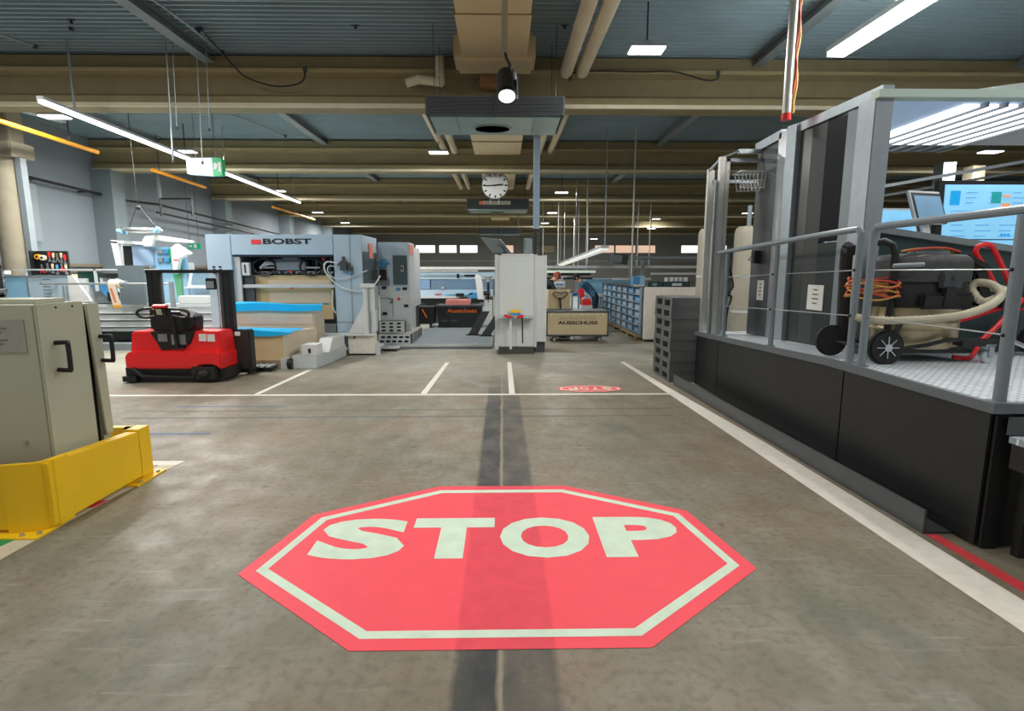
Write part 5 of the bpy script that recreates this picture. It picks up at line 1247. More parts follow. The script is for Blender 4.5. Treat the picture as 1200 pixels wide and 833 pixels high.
# ------------------------------------------------------------------ people bending at the far work tables
def person(label, loc, rz, lean, shirt, hair_m, legs_m, seed=0):
    p = thing('person', label, 'person', loc, rz)
    import bmesh
    # skeleton: joint -> (x, y, z, radius); local x = facing direction
    c, s = math.cos(lean), math.sin(lean)
    def up(d, side=0.0, fwd=0.0):          # a point up the leaning trunk from the hips
        return (d * s + fwd * c, side, 0.93 + d * c - fwd * s)
    J = {'hip': ((0, 0, 0.93), 0.135), 'waist': (up(0.18), 0.125), 'chest': (up(0.38), 0.145), 'neckb': (up(0.54), 0.075), 'neck': (up(0.61, 0, 0.02), 0.055),
         'head': (up(0.72, 0, 0.04), 0.092), 'crown': (up(0.82, 0, 0.05), 0.07), 'nose': (up(0.71, 0, 0.135), 0.022)}
    E = [('hip', 'waist'), ('waist', 'chest'), ('chest', 'neckb'), ('neckb', 'neck'), ('neck', 'head'), ('head', 'crown'), ('head', 'nose')]
    for sd, n in ((1, 'l'), (-1, 'r')):
        J['sh' + n] = (up(0.49, sd * 0.18), 0.062)
        sx, _, sz = up(0.49)
        J['el' + n] = ((sx + 0.12, sd * 0.24, sz - 0.26), 0.045)
        J['wr' + n] = ((sx + 0.34, sd * 0.17, sz - 0.34), 0.032)
        J['pa' + n] = ((sx + 0.42, sd * 0.15, sz - 0.36), 0.036)
        for q in range(4):
            J['f%d' % q + n] = ((sx + 0.50 - 0.006 * abs(q - 1), sd * 0.15 + (q - 1.5) * 0.022, sz - 0.39), 0.010)
            E.append(('pa' + n, 'f%d' % q + n))
        J['th' + n] = ((sx + 0.44, sd * 0.10, sz - 0.345), 0.011)
        J['hp' + n] = ((0, sd * 0.10, 0.86), 0.10)
        J['kn' + n] = ((0.05, sd * 0.115, 0.48), 0.068)
        J['an' + n] = ((-0.02, sd * 0.12, 0.09), 0.045)
        J['to' + n] = ((0.16, sd * 0.135, 0.04), 0.04)
        E += [('chest', 'sh' + n), ('sh' + n, 'el' + n), ('el' + n, 'wr' + n), ('wr' + n, 'pa' + n), ('pa' + n, 'th' + n),
              ('hip', 'hp' + n), ('hp' + n, 'kn' + n), ('kn' + n, 'an' + n), ('an' + n, 'to' + n)]
    names = list(J)
    me = bpy.data.meshes.new('body')
    me.from_pydata([J[k][0] for k in names], [(names.index(a), names.index(b)) for a, b in E], [])
    o = bpy.data.objects.new('body', me)
    COL.objects.link(o)
    sk = o.modifiers.new('skin', 'SKIN')
    lay = me.skin_vertices[0] if me.skin_vertices else None
    if lay is None:
        bm = bmesh.new(); bm.from_mesh(me); bm.verts.layers.skin.verify(); bm.to_mesh(me); bm.free()
        lay = me.skin_vertices[0]
    for i, k in enumerate(names):
        lay.data[i].radius = (J[k][1], J[k][1])
        lay.data[i].use_root = (k == 'hip')
    sub = o.modifiers.new('sub', 'SUBSURF'); sub.levels = 1; sub.render_levels = 1
    dg = bpy.context.evaluated_depsgraph_get(); dg.update()
    me2 = bpy.data.meshes.new_from_object(o.evaluated_get(dg))
    o.modifiers.clear(); o.data = me2
    me2.materials.clear()
    for m in (M_skin, shirt, legs_m, M_black): me2.materials.append(m)
    head = Vector(J['neck'][0])
    for f in me2.polygons:
        f.use_smooth = True
        cpt = f.center
        axis = Vector((s, 0, c))
        t = (cpt - Vector((0, 0, 0.93))).dot(axis)
        wr = min((cpt - Vector(J['pa' + n][0])).length for n in 'lr')
        if cpt.z < 0.11: f.material_index = 3
        elif wr < 0.13: f.material_index = 0
        elif t > 0.57: f.material_index = 0
        elif t > 0.02 and cpt.z > 0.5: f.material_index = 1
        else: f.material_index = 2
    o.parent = p
    W[o] = W[p]
    hb = MB()
    hc = Vector(up(0.765, 0, 0.02))
    hb.ball(tuple(hc), 0.108, 10, 0.95)
    part(p, 'hair', hb, hair_m, world=False)
    for sd in (1, -1):
        part(p, 'eye', MB().ball(up(0.735, sd * 0.035, 0.122), 0.012, 6), M_black, world=False)
        part(p, 'ear', MB().ball(up(0.72, sd * 0.094, 0.03), 0.022, 6), M_skin, world=False)
    return p
person('person in dark jacket and blue jeans bending behind the white cabinet', (0.98, 15.0, 0), 0.1, 0.72, M_navy, mat('red_brown_hair', (150, 70, 50), 0.7, var=0.2), M_jeans)
person('person in steel blue sweater leaning over the far work table', (2.62, 15.4, 0), PI - 0.2, 0.80, M_bluecloth, mat('black_hair', (22, 22, 24), 0.7), M_navy)

# things around the far work tables
dv = thing('label_printer', 'white machine head with blue lettering one beside the bending person', 'printer', (1.62, 15.9, 0))
part(dv, 'head', MB().box(1.46, 15.8, 1.14, 1.80, 16.1, 1.33), M_white, bevel=0.015)
part(dv, 'lettering', text_mb('one', (1.52, 15.79, 1.19), (0.22, 0, 0), (0, 0, 0.07), 0.04), M_blue)
part(dv, 'top', MB().box(1.44, 15.8, 1.34, 1.70, 16.1, 1.37).cyl((1.72, 15.9, 1.36), (1.72, 15.9, 1.44), 0.03, n=8).box(1.62, 15.8, 1.44, 1.85, 16.0, 1.46), M_ltgrey)
part(dv, 'stand', MB().box(1.56, 15.88, 0.0, 1.66, 16.0, 1.14), M_ltgrey)
bfm = thing('frame_trolley', 'blue tubular frame trolley near the leaning person', 'trolley', (1.9, 14.2, 0))
part(bfm, 'frame', MB().tube([(1.80, 14.2, 0.0), (1.80, 14.2, 1.02), (1.86, 14.2, 1.05), (1.93, 14.2, 1.05), (1.97, 14.2, 1.02), (1.97, 14.2, 0.0)], 0.024, 8), M_blue)
part(bfm, 'deck', MB().box(1.79, 14.2, 0.10, 1.98, 14.8, 0.13), M_blue)
part(bfm, 'crosspiece', MB().box(1.80, 14.19, 0.62, 1.97, 14.21, 0.65), M_ltgrey)
rb = thing('red_box', 'red lidded box standing on the white box behind the blue frame', 'box', (2.2, 14.6, 0.7))
part(rb, 'box', MB().box(2.10, 14.4, 0.72, 2.33, 14.6, 0.84), M_red, bevel=0.01)
part(rb, 'lid', MB().prism([(2.08, 0.845), (2.34, 0.845), (2.30, 0.90), (2.18, 0.90)], 'xz', 14.39, 14.61), M_redtape)
wbx = thing('white_box', 'white box under the red lidded box by the blue frame', 'box', (2.2, 14.5, 0))
part(wbx, 'box', MB().box(2.06, 14.35, 0.1, 2.36, 14.7, 0.715), M_white)
part(wbx, 'stand', MB().box(2.1, 14.4, 0.0, 2.32, 14.65, 0.1), M_dkgrey)
rf = thing('red_bag', 'red canister hanging on the blue frame below the leaning person', 'canister', (2.16, 14.9, 0))
part(rf, 'body', MB().box(2.05, 14.85, 0.9, 2.22, 15.0, 1.14), M_red, bevel=0.03)
part(rf, 'post', MB().box(2.11, 14.9, 0.0, 2.15, 14.95, 0.9), M_dkgrey)
wt = thing('work_table', 'pale work table with white overhead lamp rail in the far workshop', 'table', (1.9, 16.6, 0))
part(wt, 'table_top', MB().box(1.2, 16.3, 0.86, 3.0, 17.0, 0.92), M_ltgrey)
for x0 in (1.25, 2.9):
    for y0 in (16.35, 16.9):
        part(wt, 'leg', MB().box(x0, y0, 0, x0 + 0.06, y0 + 0.06, 0.86), M_midgrey)
part(wt, 'upright', MB().box(1.35, 16.9, 0.92, 1.42, 16.97, 1.70).box(2.25, 16.9, 0.92, 2.32, 16.97, 1.70), M_midgrey)
part(wt, 'rear_shelf', MB().box(1.3, 16.85, 1.36, 2.75, 17.0, 1.42).box(1.4, 16.9, 1.48, 2.7, 17.0, 1.55), M_black)
part(wt, 'lamp_rail', MB().box(1.25, 16.6, 1.56, 2.8, 16.75, 1.63), mat('mint_lamp_rail', (214, 232, 214), 0.5, emit=0.25))
gt = thing('gantry_rail', 'long pale overhead rail on posts crossing the far workshop', 'gantry', (3.5, 17.4, 0))
part(gt, 'rail', MB().box(1.15, 17.4, 1.70, 6.4, 17.5, 1.78), M_ltgrey)
part(gt, 'upper_rail', MB().box(3.98, 17.3, 1.98, 6.4, 17.38, 2.07), M_midgrey)
part(gt, 'post', MB().box(3.98, 17.3, 0.0, 4.08, 17.38, 2.0), M_midgrey)
part(gt, 'post', MB().box(4.36, 17.3, 0.0, 4.46, 17.38, 2.0), M_midgrey)
part(gt, 'post', MB().box(1.15, 17.4, 0.0, 1.22, 17.5, 1.70), M_midgrey)
part(gt, 'post', MB().box(6.3, 17.4, 0.0, 6.4, 17.5, 1.98), M_midgrey)
part(gt, 'lamp_bar', MB().box(3.4, 17.0, 1.34, 4.6, 17.1, 1.40).box(4.6, 17.0, 1.50, 6.3, 17.1, 1.56), M_white)
tv = thing('monitor', 'dark grey box monitor on a tilted mount above the blue racks', 'monitor', (3.45, 16.2, 1.8))
part(tv, 'casing', MB().obox((3.40, 16.2, 1.98), (0.46, 0.35, 0.28), (0.1, 0.12, 0.2)), M_dkgrey, bevel=0.02)
part(tv, 'face', MB().obox((3.30, 16.0, 1.97), (0.34, 0.02, 0.22), (0.1, 0.12, 0.2)), M_midgrey)
part(tv, 'mount', MB().bar((3.5, 16.3, 1.95), (4.0, 17.2, 2.0), 0.04, 0.04), M_midgrey)

# ------------------------------------------------------------------ blue storage racks, white panel and pallets
rkx = thing('storage_rack', 'grey framed rack of small blue bins right of the wooden cart', 'rack', (3.4, 15.0, 0))
NR, NC, RY0, RY1 = 6, 7, 12.6, 17.4
for j in range(NC + 1):
    yy = RY0 + (RY1 - RY0) * j / NC
    part(rkx, 'upright', MB().box(3.16, yy - 0.03, 0.14, 3.21, yy + 0.03, 1.24), M_galv)
for i in range(NR + 1):
    zz = 0.16 + i * 0.178
    part(rkx, 'shelf', MB().box(3.15, RY0, zz, 3.62, RY1, zz + 0.018), M_galv)
part(rkx, 'back_sheet', MB().box(3.62, RY0, 0.14, 3.64, RY1, 1.24), M_dkgrey)
part(rkx, 'top_sheet', MB().box(3.14, RY0 - 0.02, 1.235, 3.66, RY1 + 0.02, 1.25), M_dkgrey)
part(rkx, 'base_pallet', MB().box(3.12, RY0, 0.08, 3.66, RY1, 0.135), M_palletwood)
for j in range(6):
    part(rkx, 'pallet_block', MB().box(3.14, RY0 + 0.1 + j * 0.85, 0.0, 3.6, RY0 + 0.35 + j * 0.85, 0.08), M_palletwood)
def bin_thing(m):
    t = thing('storage_bin', 'small blue open fronted bin in the grey storage rack', 'bin', (0, 0, 0), 0, 'blue bins in the storage rack')
    w, h = (RY1 - RY0) / NC - 0.09, 0.14
    part(t, 'shell', MB().box(0.03, -w / 2, 0, 0.42, -w / 2 + 0.015, h).box(0.03, w / 2 - 0.015, 0, 0.42, w / 2, h).box(0.03, -w / 2, 0, 0.42, w / 2, 0.012).box(0.40, -w / 2, 0, 0.42, w / 2, h), m, world=False)
    part(t, 'front_lip', MB().box(0.0, -w / 2, 0, 0.02, w / 2 - 0.17, h * 0.86), m, world=False)
    part(t, 'label_strip', MB().box(-0.004, -w / 2 + 0.06, h * 0.3, 0.0, w / 2 - 0.28, h * 0.55), M_bluegrey, world=False)
    return t
srcs = [bin_thing(M_blue), bin_thing(mat('pale_blue_bin', (150, 186, 212), 0.45, var=0.08)), bin_thing(mat('grey_blue_bin', (128, 156, 182), 0.45, var=0.08))]
ORD = ('first','second','third','fourth','fifth','sixth','seventh','eighth','ninth','tenth')
used = set()
for j in range(NC):
    for i in range(NR):
        yy = RY0 + (RY1 - RY0) * (j + 0.5) / NC
        zz = 0.16 + i * 0.178 + 0.0185
        k = 0 if (i * 3 + j * 5) % 4 == 0 else (1 if j > 3 else 2)
        if k not in used:
            used.add(k); q = srcs[k]; q.location = (3.17, yy, zz)
        else:
            q = copy_tree(srcs[k], (3.17, yy, zz))
        q['label'] = 'blue rack bin, %s row from the bottom, %s column from the near end' % (ORD[i], ORD[j])
sh2 = thing('blue_cabinet', 'pale blue flat cabinet behind the storage rack', 'cabinet', (3.0, 18.3, 0))
part(sh2, 'body', MB().box(2.72, 18.0, 0.0, 4.3, 18.6, 1.36), M_ltblue)
part(sh2, 'door_seam', MB().box(3.4, 17.99, 0.05, 3.41, 18.0, 1.33), M_midgrey)
bbx = thing('blue_box', 'bright blue folder box standing on the storage rack', 'box', (3.35, 13.6, 1.25))
part(bbx, 'box', MB().box(3.22, 13.5, 1.252, 3.36, 13.8, 1.48), M_blue)
part(bbx, 'spine', MB().box(3.37, 13.5, 1.252, 3.50, 13.8, 1.49), M_ltblue)
pp_ = thing('paper_pile', 'cream paper pile lying on top of the storage rack', 'paper', (3.3, 13.2, 1.25))
part(pp_, 'sheets', MB().box(3.18, 13.1, 1.252, 3.36, 13.3, 1.28), MATS['cream_paper'])
part(pp_, 'top_sheet', MB().obox((3.27, 13.2, 1.283), (0.17, 0.18, 0.004), (0, 0, 0.2)), M_tan)
wpn = thing('panelled_cabinet', 'plain white panelled cabinet right of the storage rack', 'cabinet', (3.9, 12.8, 0))
part(wpn, 'front', MB().box(3.22, 12.38, 0.06, 4.9, 12.42, 1.25), M_warmwhite)
part(wpn, 'body', MB().box(3.24, 12.42, 0.06, 4.9, 12.55, 1.23), M_ltgrey)
part(wpn, 'foot', MB().box(3.26, 12.42, 0.0, 3.4, 12.54, 0.06).box(4.7, 12.42, 0.0, 4.84, 12.54, 0.06), M_dkgrey)
part(wpn, 'tan_strip', MB().box(3.55, 12.372, 1.06, 4.2, 12.38, 1.075), M_tan)  # thin tan strip on the cabinet front
gcs = [(3.3, 'open dark green crate on the white panelled cabinet, left of the pair'), (3.62, 'dark green crate of clear jars on the white panelled cabinet')]
for k, (x0, lab) in enumerate(gcs):
    g = thing('plastic_crate', lab, 'crate', (x0, 12.46, 1.25))
    w = 0.27 if k == 0 else 0.62
    part(g, 'shell', MB().box(x0, 12.40, 1.252, x0 + w, 12.415, 1.36).box(x0, 12.515, 1.252, x0 + w, 12.53, 1.36).box(x0, 12.40, 1.252, x0 + 0.015, 12.53, 1.36).box(x0 + w - 0.015, 12.40, 1.252, x0 + w, 12.53, 1.36).box(x0, 12.40, 1.252, x0 + w, 12.53, 1.26), M_dkgreen)
    part(g, 'rim', MB().box(x0 - 0.01, 12.395, 1.355, x0 + w + 0.01, 12.405, 1.375), M_dkgreen)
    part(g, 'label_card', MB().box(x0 + w * 0.35, 12.392, 1.28, x0 + w * 0.7, 12.399, 1.335), M_ltgrey if k else M_midgrey)
for k in range(5):
    j_ = thing('clear_jar', 'clear jar in the dark green crate, %s from the left' % ORD[k], 'jar', (3.72 + k * 0.11, 12.46, 1.262), 0, 'jars in the green crate')
    part(j_, 'glass', MB().cyl((0, 0, 0), (0, 0, 0.17), 0.042, n=12), M_ltgrey, world=False)
    part(j_, 'lid', MB().cyl((0, 0, 0.17), (0, 0, 0.20), 0.044, n=12), M_white, world=False)
# dark plastic pallets
def plastic_pallet(label):
    t = thing('plastic_pallet', label, 'pallet', (2.42, 7.78, 0), 0, 'dark plastic pallets stacked by the platform')
    L_, Wd, H = 0.86, 0.80, 0.150
    part(t, 'deck', MB().box(0, 0, H - 0.035, Wd, L_, H), M_palletgrey, world=False, bevel=0.004)
    part(t, 'deck', MB().box(0.0, 0, 0.0, Wd, L_, 0.028), M_palletgrey, world=False)
    for a, b in ((0.0, 0.10), (0.36, 0.49), (0.75, 0.86)):
        part(t, 'foot_block', MB().box(0, a, 0.028, 0.14, b, H - 0.035), M_palletgrey, world=False)
    part(t, 'front_wall', MB().box(0.14, 0.0, 0.028, Wd, 0.02, H - 0.035), M_palletgrey, world=False)
    part(t, 'core', MB().box(0.16, 0.03, 0.028, Wd, L_ - 0.02, H - 0.035), M_black, world=False)
    return t
pal0 = plastic_pallet('dark grey plastic pallet at the bottom of the stack by the platform end')
names_ = ['second from the bottom', 'third from the bottom', 'fourth from the bottom', 'fourth from the top', 'third from the top', 'second from the top', 'topmost']
for k in range(1, 8):
    copy_tree(pal0, (2.42 + 0.006 * (k % 3 - 1), 7.78 + 0.005 * (k % 2), k * 0.1535), None, 'dark grey plastic pallet, %s of the stack by the platform' % names_[k - 1])

# ------------------------------------------------------------------ platform far end: profile posts, tanks, basket
pg = thing('profile_frame', 'aluminium profile posts and rails at the far end of the platform', 'frame', (2.85, 7.4, 0.78))
part(pg, 'post', MB().box(2.77, 7.58, pz(7.6), 2.83, 7.64, 2.96).box(2.84, 7.60, pz(7.6), 2.86, 7.62, 2.94), M_alu)
part(pg, 'post', MB().box(2.77, 7.18, pz(7.2), 2.84, 7.25, 3.04).box(2.85, 7.19, pz(7.2), 2.90, 7.24, 3.02), M_alu)
part(pg, 'side_plate', MB().box(2.73, 7.20, pz(7.2), 2.76, 7.24, 2.75), M_midgrey)
part(pg, 'top_rail', MB().bar((2.80, 7.61, 2.95), (2.80, 7.21, 3.03), 0.03, 0.02).bar((2.80, 7.21, 3.03), (2.98, 7.15, 3.10), 0.02, 0.02), M_galv)
part(pg, 'top_rail', MB().box(2.98, 7.12, 3.07, 3.27, 7.18, 3.12).box(2.84, 7.19, 2.98, 3.27, 7.24, 3.02), M_galv)
part(pg, 'top_rail', MB().box(2.84, 7.58, 2.78, 3.6, 7.62, 2.82), M_galv)
part(pg, 'cable', MB().tube(smooth([(2.93, 7.1, 1.86), (2.92, 7.1, 1.70), (2.97, 7.1, 1.52), (2.99, 7.1, 1.40), (2.92, 7.1, 1.30), (2.98, 7.1, 1.27), (2.94, 7.1, 1.10), (2.92, 7.1, 0.80)]), 0.012, 6), M_black)
spn = thing('white_panel_strip', 'narrow white panel hanging beside the aluminium profile post', 'panel', (2.98, 7.5, 2.15))
part(spn, 'panel', MB().box(2.93, 7.5, 2.14, 3.02, 7.53, 2.80), M_white)
part(spn, 'hook', MB().box(2.96, 7.505, 2.80, 2.99, 7.60, 2.82), M_galv)
M_tankgrey = mat('grey_cream_tank', (158, 152, 136), 0.55, var=0.06)
def tank(label, x, y, r, h):
    t = thing('white_tank', label, 'tank', (x, y, 0))
    part(t, 'shell', MB().lathe([(r, 0.0), (r, h - 0.12), (r * 0.94, h - 0.05), (r * 0.75, h)], (0, 0, 0), 24), M_tankgrey, world=False)
    part(t, 'band', MB().lathe([(r + 0.006, 0.9), (r + 0.006, 0.94)], (0, 0, 0), 24).lathe([(r + 0.006, 1.5), (r + 0.006, 1.53)], (0, 0, 0), 24), M_ltgrey, world=False)
    part(t, 'top_pipe', MB().cyl((0, 0, h), (0, 0, h + 0.35), 0.035, n=10), M_midgrey, world=False)
    return t
tank('narrow white cylindrical tank behind the aluminium profile posts', 3.44, 9.3, 0.15, 2.3)
tank('wide white cylindrical tank behind the platform near the dark booth', 4.17, 9.4, 0.22, 2.35)
tk = thing('white_cabinet', 'pale grey cabinet wall between the two white tanks', 'cabinet', (3.7, 9.9, 0))
part(tk, 'body', MB().box(3.68, 9.8, 0.0, 3.95, 10.2, 2.0), M_tankgrey)
part(tk, 'seam', MB().box(3.86, 9.79, 0.05, 3.87, 9.8, 1.7), M_midgrey)
bk = thing('wire_basket', 'white wire basket hanging from the dark booth wall', 'basket', (3.15, 7.1, 2.55))
wb_ = MB()
for k in range(7):
    xx = 2.98 + k * 0.048
    wb_.tube([(xx, 6.98, 2.82), (xx, 7.0, 2.62), (xx, 7.12, 2.60), (xx, 7.22, 2.82)], 0.006, 5)
for zz, yy in ((2.82, 6.98), (2.72, 6.99), (2.63, 7.0), (2.82, 7.22), (2.60, 7.1)):
    wb_.cyl((2.96, yy, zz), (3.28, yy, zz + 0.01), 0.007, n=5)
part(bk, 'wires', wb_, M_white)
part(bk, 'rim', MB().tube([(2.96, 6.97, 2.83), (3.28, 6.97, 2.83), (3.28, 7.22, 2.83), (2.96, 7.22, 2.83)], 0.010, 6, True), M_ltgrey)
cbk = thing('junction_box', 'small black junction box with round lamp at the foot of the dark booth', 'box', (3.2, 6.9, 1.75))
part(cbk, 'box', MB().box(3.18, 6.95, 1.70, 3.26, 7.05, 1.86), M_black, bevel=0.006)
part(cbk, 'lamp', MB().ball((3.13, 6.98, 1.76), 0.03, 8), M_white)

# ------------------------------------------------------------------ ceiling equipment
duct = thing('air_duct', 'big beige rectangular air duct along the middle of the ceiling', 'duct', (-0.1, 8, 4.75))
def ductpiece(y0, y1, xa, xb, za=4.74, zt=5.10):
    return MB().box(xa, y0, za, xb, y1, zt)
part(duct, 'duct_section', ductpiece(2.0, 5.0, -0.56, 0.36), M_ductbeige)
part(duct, 'duct_section', ductpiece(5.012, 7.30, -0.57, 0.36), M_ductbeige)
part(duct, 'duct_section', ductpiece(7.312, 8.65, -0.59, 0.37), M_ductbeige)
part(duct, 'duct_flange', MB().box(-0.585, 4.995, 4.73, 0.375, 5.015, 5.11).box(-0.59, 7.295, 4.73, 0.38, 7.315, 5.11), mat('duct_seam', (150, 128, 84), 0.6))
part(duct, 'side_collar', MB().box(-0.72, 8.66, 4.70, 0.50, 9.30, 5.10), M_ductbeige, bevel=0.05)
part(duct, 'duct_throat', MB().box(-0.36, 9.30, 4.55, 0.22, 9.56, 5.0), mat('brown_throat', (150, 108, 66), 0.6))
pale_duct = mat('pale_duct', (226, 206, 170), 0.5, var=0.04)
for a, c in ((10.05, 11.3), (11.31, 12.5), (12.51, 13.8), (13.81, 15.35)):
    part(duct, 'duct_section', ductpiece(a, c, -0.74, 0.48, 4.70, 5.0), pale_duct)
    part(duct, 'duct_flange', MB().box(-0.76, c - 0.01, 4.68, 0.50, c + 0.012, 5.02), MATS['duct_seam'])
for a, c in ((15.9, 17.6), (17.61, 19.3), (19.31, 21.4), (22.0, 24.8), (24.81, 27.7), (28.3, 31.0), (31.01, 34.1)):
    part(duct, 'duct_section', ductpiece(a, c, -0.66, 0.42, 4.66, 4.98), pale_duct)
for x in (-0.72, 0.44):
    part(duct, 'hanger', MB().cyl((x, 16.0, 4.6), (x, 16.0, 5.09), 0.015, n=6).cyl((x, 20, 4.6), (x, 20, 5.09), 0.015, n=6), M_galv)

def pipe_run(label, pts, r):
    t = thing('ceiling_pipe', label, 'pipe', pts[0])
    for a, b in zip(pts[:-1], pts[1:]):
        part(t, 'pipe_length', MB().cyl(a, b, r, n=14), M_pipe)
    for p in pts[1:-1]:
        part(t, 'pipe_joint', MB().ball(p, r * 1.08, 8), M_pipe)
    d = (Vector(pts[1]) - Vector(pts[0]))
    for k in (0.35, 0.7):
        q = Vector(pts[0]) + d * k
        part(t, 'pipe_collar', MB().cyl(q, q + d.normalized() * 0.05, r * 1.06, n=14), M_beamedge)
    return t
pipe_run('cream ceiling pipe just right of the beige duct', [(1.06, 3.9, 4.80), (1.04, 9.45, 4.80)], 0.10)
pipe_run('cream ceiling pipe second to the right of the beige duct', [(1.33, 3.9, 4.80), (1.30, 9.45, 4.80)], 0.10)
pipe_run('cream ceiling pipe beyond the first beam, inner one right of the duct', [(0.98, 9.95, 4.75), (0.97, 15.3, 4.75)], 0.085)
pipe_run('cream ceiling pipe beyond the first beam, outer one right of the duct', [(1.31, 9.95, 4.80), (1.29, 15.3, 4.80)], 0.085)
pipe_run('cream ceiling pipe beyond the first beam, outer one left of the duct', [(-1.56, 9.95, 4.78), (-1.54, 15.3, 4.78)], 0.085)
pipe_run('cream ceiling pipe beyond the first beam, inner one left of the duct', [(-1.27, 9.95, 4.78), (-1.27, 15.3, 4.78)], 0.085)
pipe_run('short cream elbow pipe in front of the first beam left of the duct', [(-1.00, 9.40, 5.0), (-1.00, 9.40, 4.62), (-1.35, 9.40, 4.66), (-1.55, 9.40, 4.60)], 0.07)
for k, (a, c) in enumerate(((15.95, 21.3), (22.0, 27.6))):
    pipe_run('cream pipe pair member left of the duct, %s, outer' % ('third bay' if k == 0 else 'fourth bay'), [(-1.55, a, 4.72), (-1.55, c, 4.72)], 0.08)
    pipe_run('cream pipe pair member left of the duct, %s, inner' % ('third bay' if k == 0 else 'fourth bay'), [(-1.25, a, 4.72), (-1.25, c, 4.72)], 0.08)
    pipe_run('cream pipe pair member right of the duct, %s' % ('third bay' if k == 0 else 'fourth bay'), [(0.95, a, 4.72), (0.95, c, 4.72)], 0.08)
hole_m = mat('dark_recess', (20, 18, 14), 0.9)

# ceiling fan units
def fan_unit(label, y0, y1, x0, x1, z0, z1, nf=9):
    f = thing('fan_unit', label, 'air unit', ((x0 + x1) / 2, (y0 + y1) / 2, z0))
    part(f, 'housing', MB().box(x0, y0 + 0.03, z0 + 0.03, x1, y1, z1 - 0.02), mat('dark_slate_housing', (58, 62, 64), 0.5))
    h = (z1 - z0)
    for k in range(nf):
        part(f, 'grille_slat', MB().obox(((x0 + x1) / 2, y0 + 0.012, z0 + h * (k + 0.5) / nf), (x1 - x0, 0.035, h / nf * 0.62), (0.35, 0, 0)), mat('slate_slat', (86, 92, 96), 0.45))
    part(f, 'end_cap', MB().box(x0 - 0.01, y0, z0, x0 + 0.015, y1, z1).box(x1 - 0.015, y0, z0, x1 + 0.01, y1, z1), MATS['slate_slat'])
    part(f, 'mullion', MB().box((x0 + x1) / 2 - 0.02 + 0.0, y0 - 0.012, z0, (x0 + x1) / 2 + 0.02, y0 + 0.02, z1), MATS['dark_slate_housing'])
    mteal = mat('grey_teal_tray', (140, 168, 166), 0.3, 0.3, var=0.12, scale=3)
    part(f, 'tray_panel', MB().box(x0 + 0.04, y0 + 0.05, z0 - 0.02, x0 + 0.42, y1 - 0.02, z0 + 0.03), mteal, bevel=0.006)
    part(f, 'tray_panel', MB().box(x0 + 0.425, y0 + 0.05, z0 - 0.02, x1 - 0.425, y1 - 0.02, z0 + 0.03), mteal, bevel=0.006)
    part(f, 'tray_panel', MB().box(x1 - 0.42, y0 + 0.05, z0 - 0.02, x1 - 0.04, y1 - 0.02, z0 + 0.03), mteal, bevel=0.006)
    cx, cy = (x0 + x1) / 2 - 0.05, (y0 + y1) / 2 + 0.12
    part(f, 'fan_ring', MB().lathe([(0.30, -0.022), (0.30, -0.03), (0.27, -0.034), (0.27, -0.022)], (cx, cy, z0), 28, 1, 0.8), mteal)
    part(f, 'fan_opening', MB().lathe([(0.268, -0.026), (0.001, -0.026)], (cx, cy, z0), 28, 1, 0.8), M_black)
    for sx_, sy_ in ((x0 + 0.1, y0 + 0.2), (x1 - 0.1, y0 + 0.2), (x0 + 0.1, y1 - 0.15), (x1 - 0.1, y1 - 0.15)):
        part(f, 'hanger_rod', MB().cyl((sx_, sy_, z1 - 0.03), (sx_, sy_, 5.09), 0.006, n=6), M_dkgrey)
    return f
fan_unit('large slate grilled ceiling fan unit hanging in front of the first beam', 8.2, 9.30, -1.08, 0.88, 3.80, 4.06)
fan_unit('second ceiling fan unit hanging behind the clock', 19.4, 20.6, -1.22, 0.90, 3.72, 4.08, 7)
fan_unit('third and farthest ceiling fan unit along the duct', 26.6, 27.4, -1.20, 0.86, 3.36, 3.66, 5)
sg = thing('orange_white_sign', 'small white strip sign with orange end on the second fan unit', 'sign', (-0.25, 19.3, 3.85))
part(sg, 'plate', MB().box(-0.80, 19.33, 3.87, 0.28, 19.36, 3.99), M_warmwhite)
part(sg, 'orange_end', MB().box(-0.80, 19.325, 3.87, -0.66, 19.33, 3.99), mat('coral_mark', (244, 140, 110), 0.5))
part(sg, 'grey_lines', MB().box(-0.6, 19.325, 3.90, 0.2, 19.33, 3.925).box(-0.6, 19.325, 3.945, 0.2, 19.33, 3.96), mat('beige_lines', (200, 186, 170), 0.6))
CKX, CKY, CKZ, CKR = -0.205, 16.0, 4.0, 0.385
ck = thing('wall_clock', 'round white clock with black bar hands under the duct', 'clock', (CKX, CKY, CKZ - CKR))
part(ck, 'rim', MB().cyl((CKX, CKY - 0.03, CKZ), (CKX, CKY + 0.06, CKZ), CKR, n=36), M_dkgrey)
part(ck, 'face', MB().cyl((CKX, CKY - 0.042, CKZ), (CKX, CKY - 0.03, CKZ), CKR * 0.94, n=36), M_white)
for k in range(12):
    a = 2 * PI * k / 12
    part(ck, 'hour_mark', MB().bar((CKX + 0.27 * math.sin(a), CKY - 0.046, CKZ + 0.27 * math.cos(a)), (CKX + 0.345 * math.sin(a), CKY - 0.046, CKZ + 0.345 * math.cos(a)), 0.034, 0.034), M_ink)
def hand(name, ang, ln, w):
    a = math.radians(ang)
    part(ck, name, MB().bar((CKX - 0.06 * math.sin(a), CKY - 0.055, CKZ - 0.06 * math.cos(a)), (CKX + ln * math.sin(a), CKY - 0.055, CKZ + ln * math.cos(a)), w, w), M_ink)
hand('minute_hand', 267, 0.31, 0.026)
hand('hour_hand', 84, 0.22, 0.036)
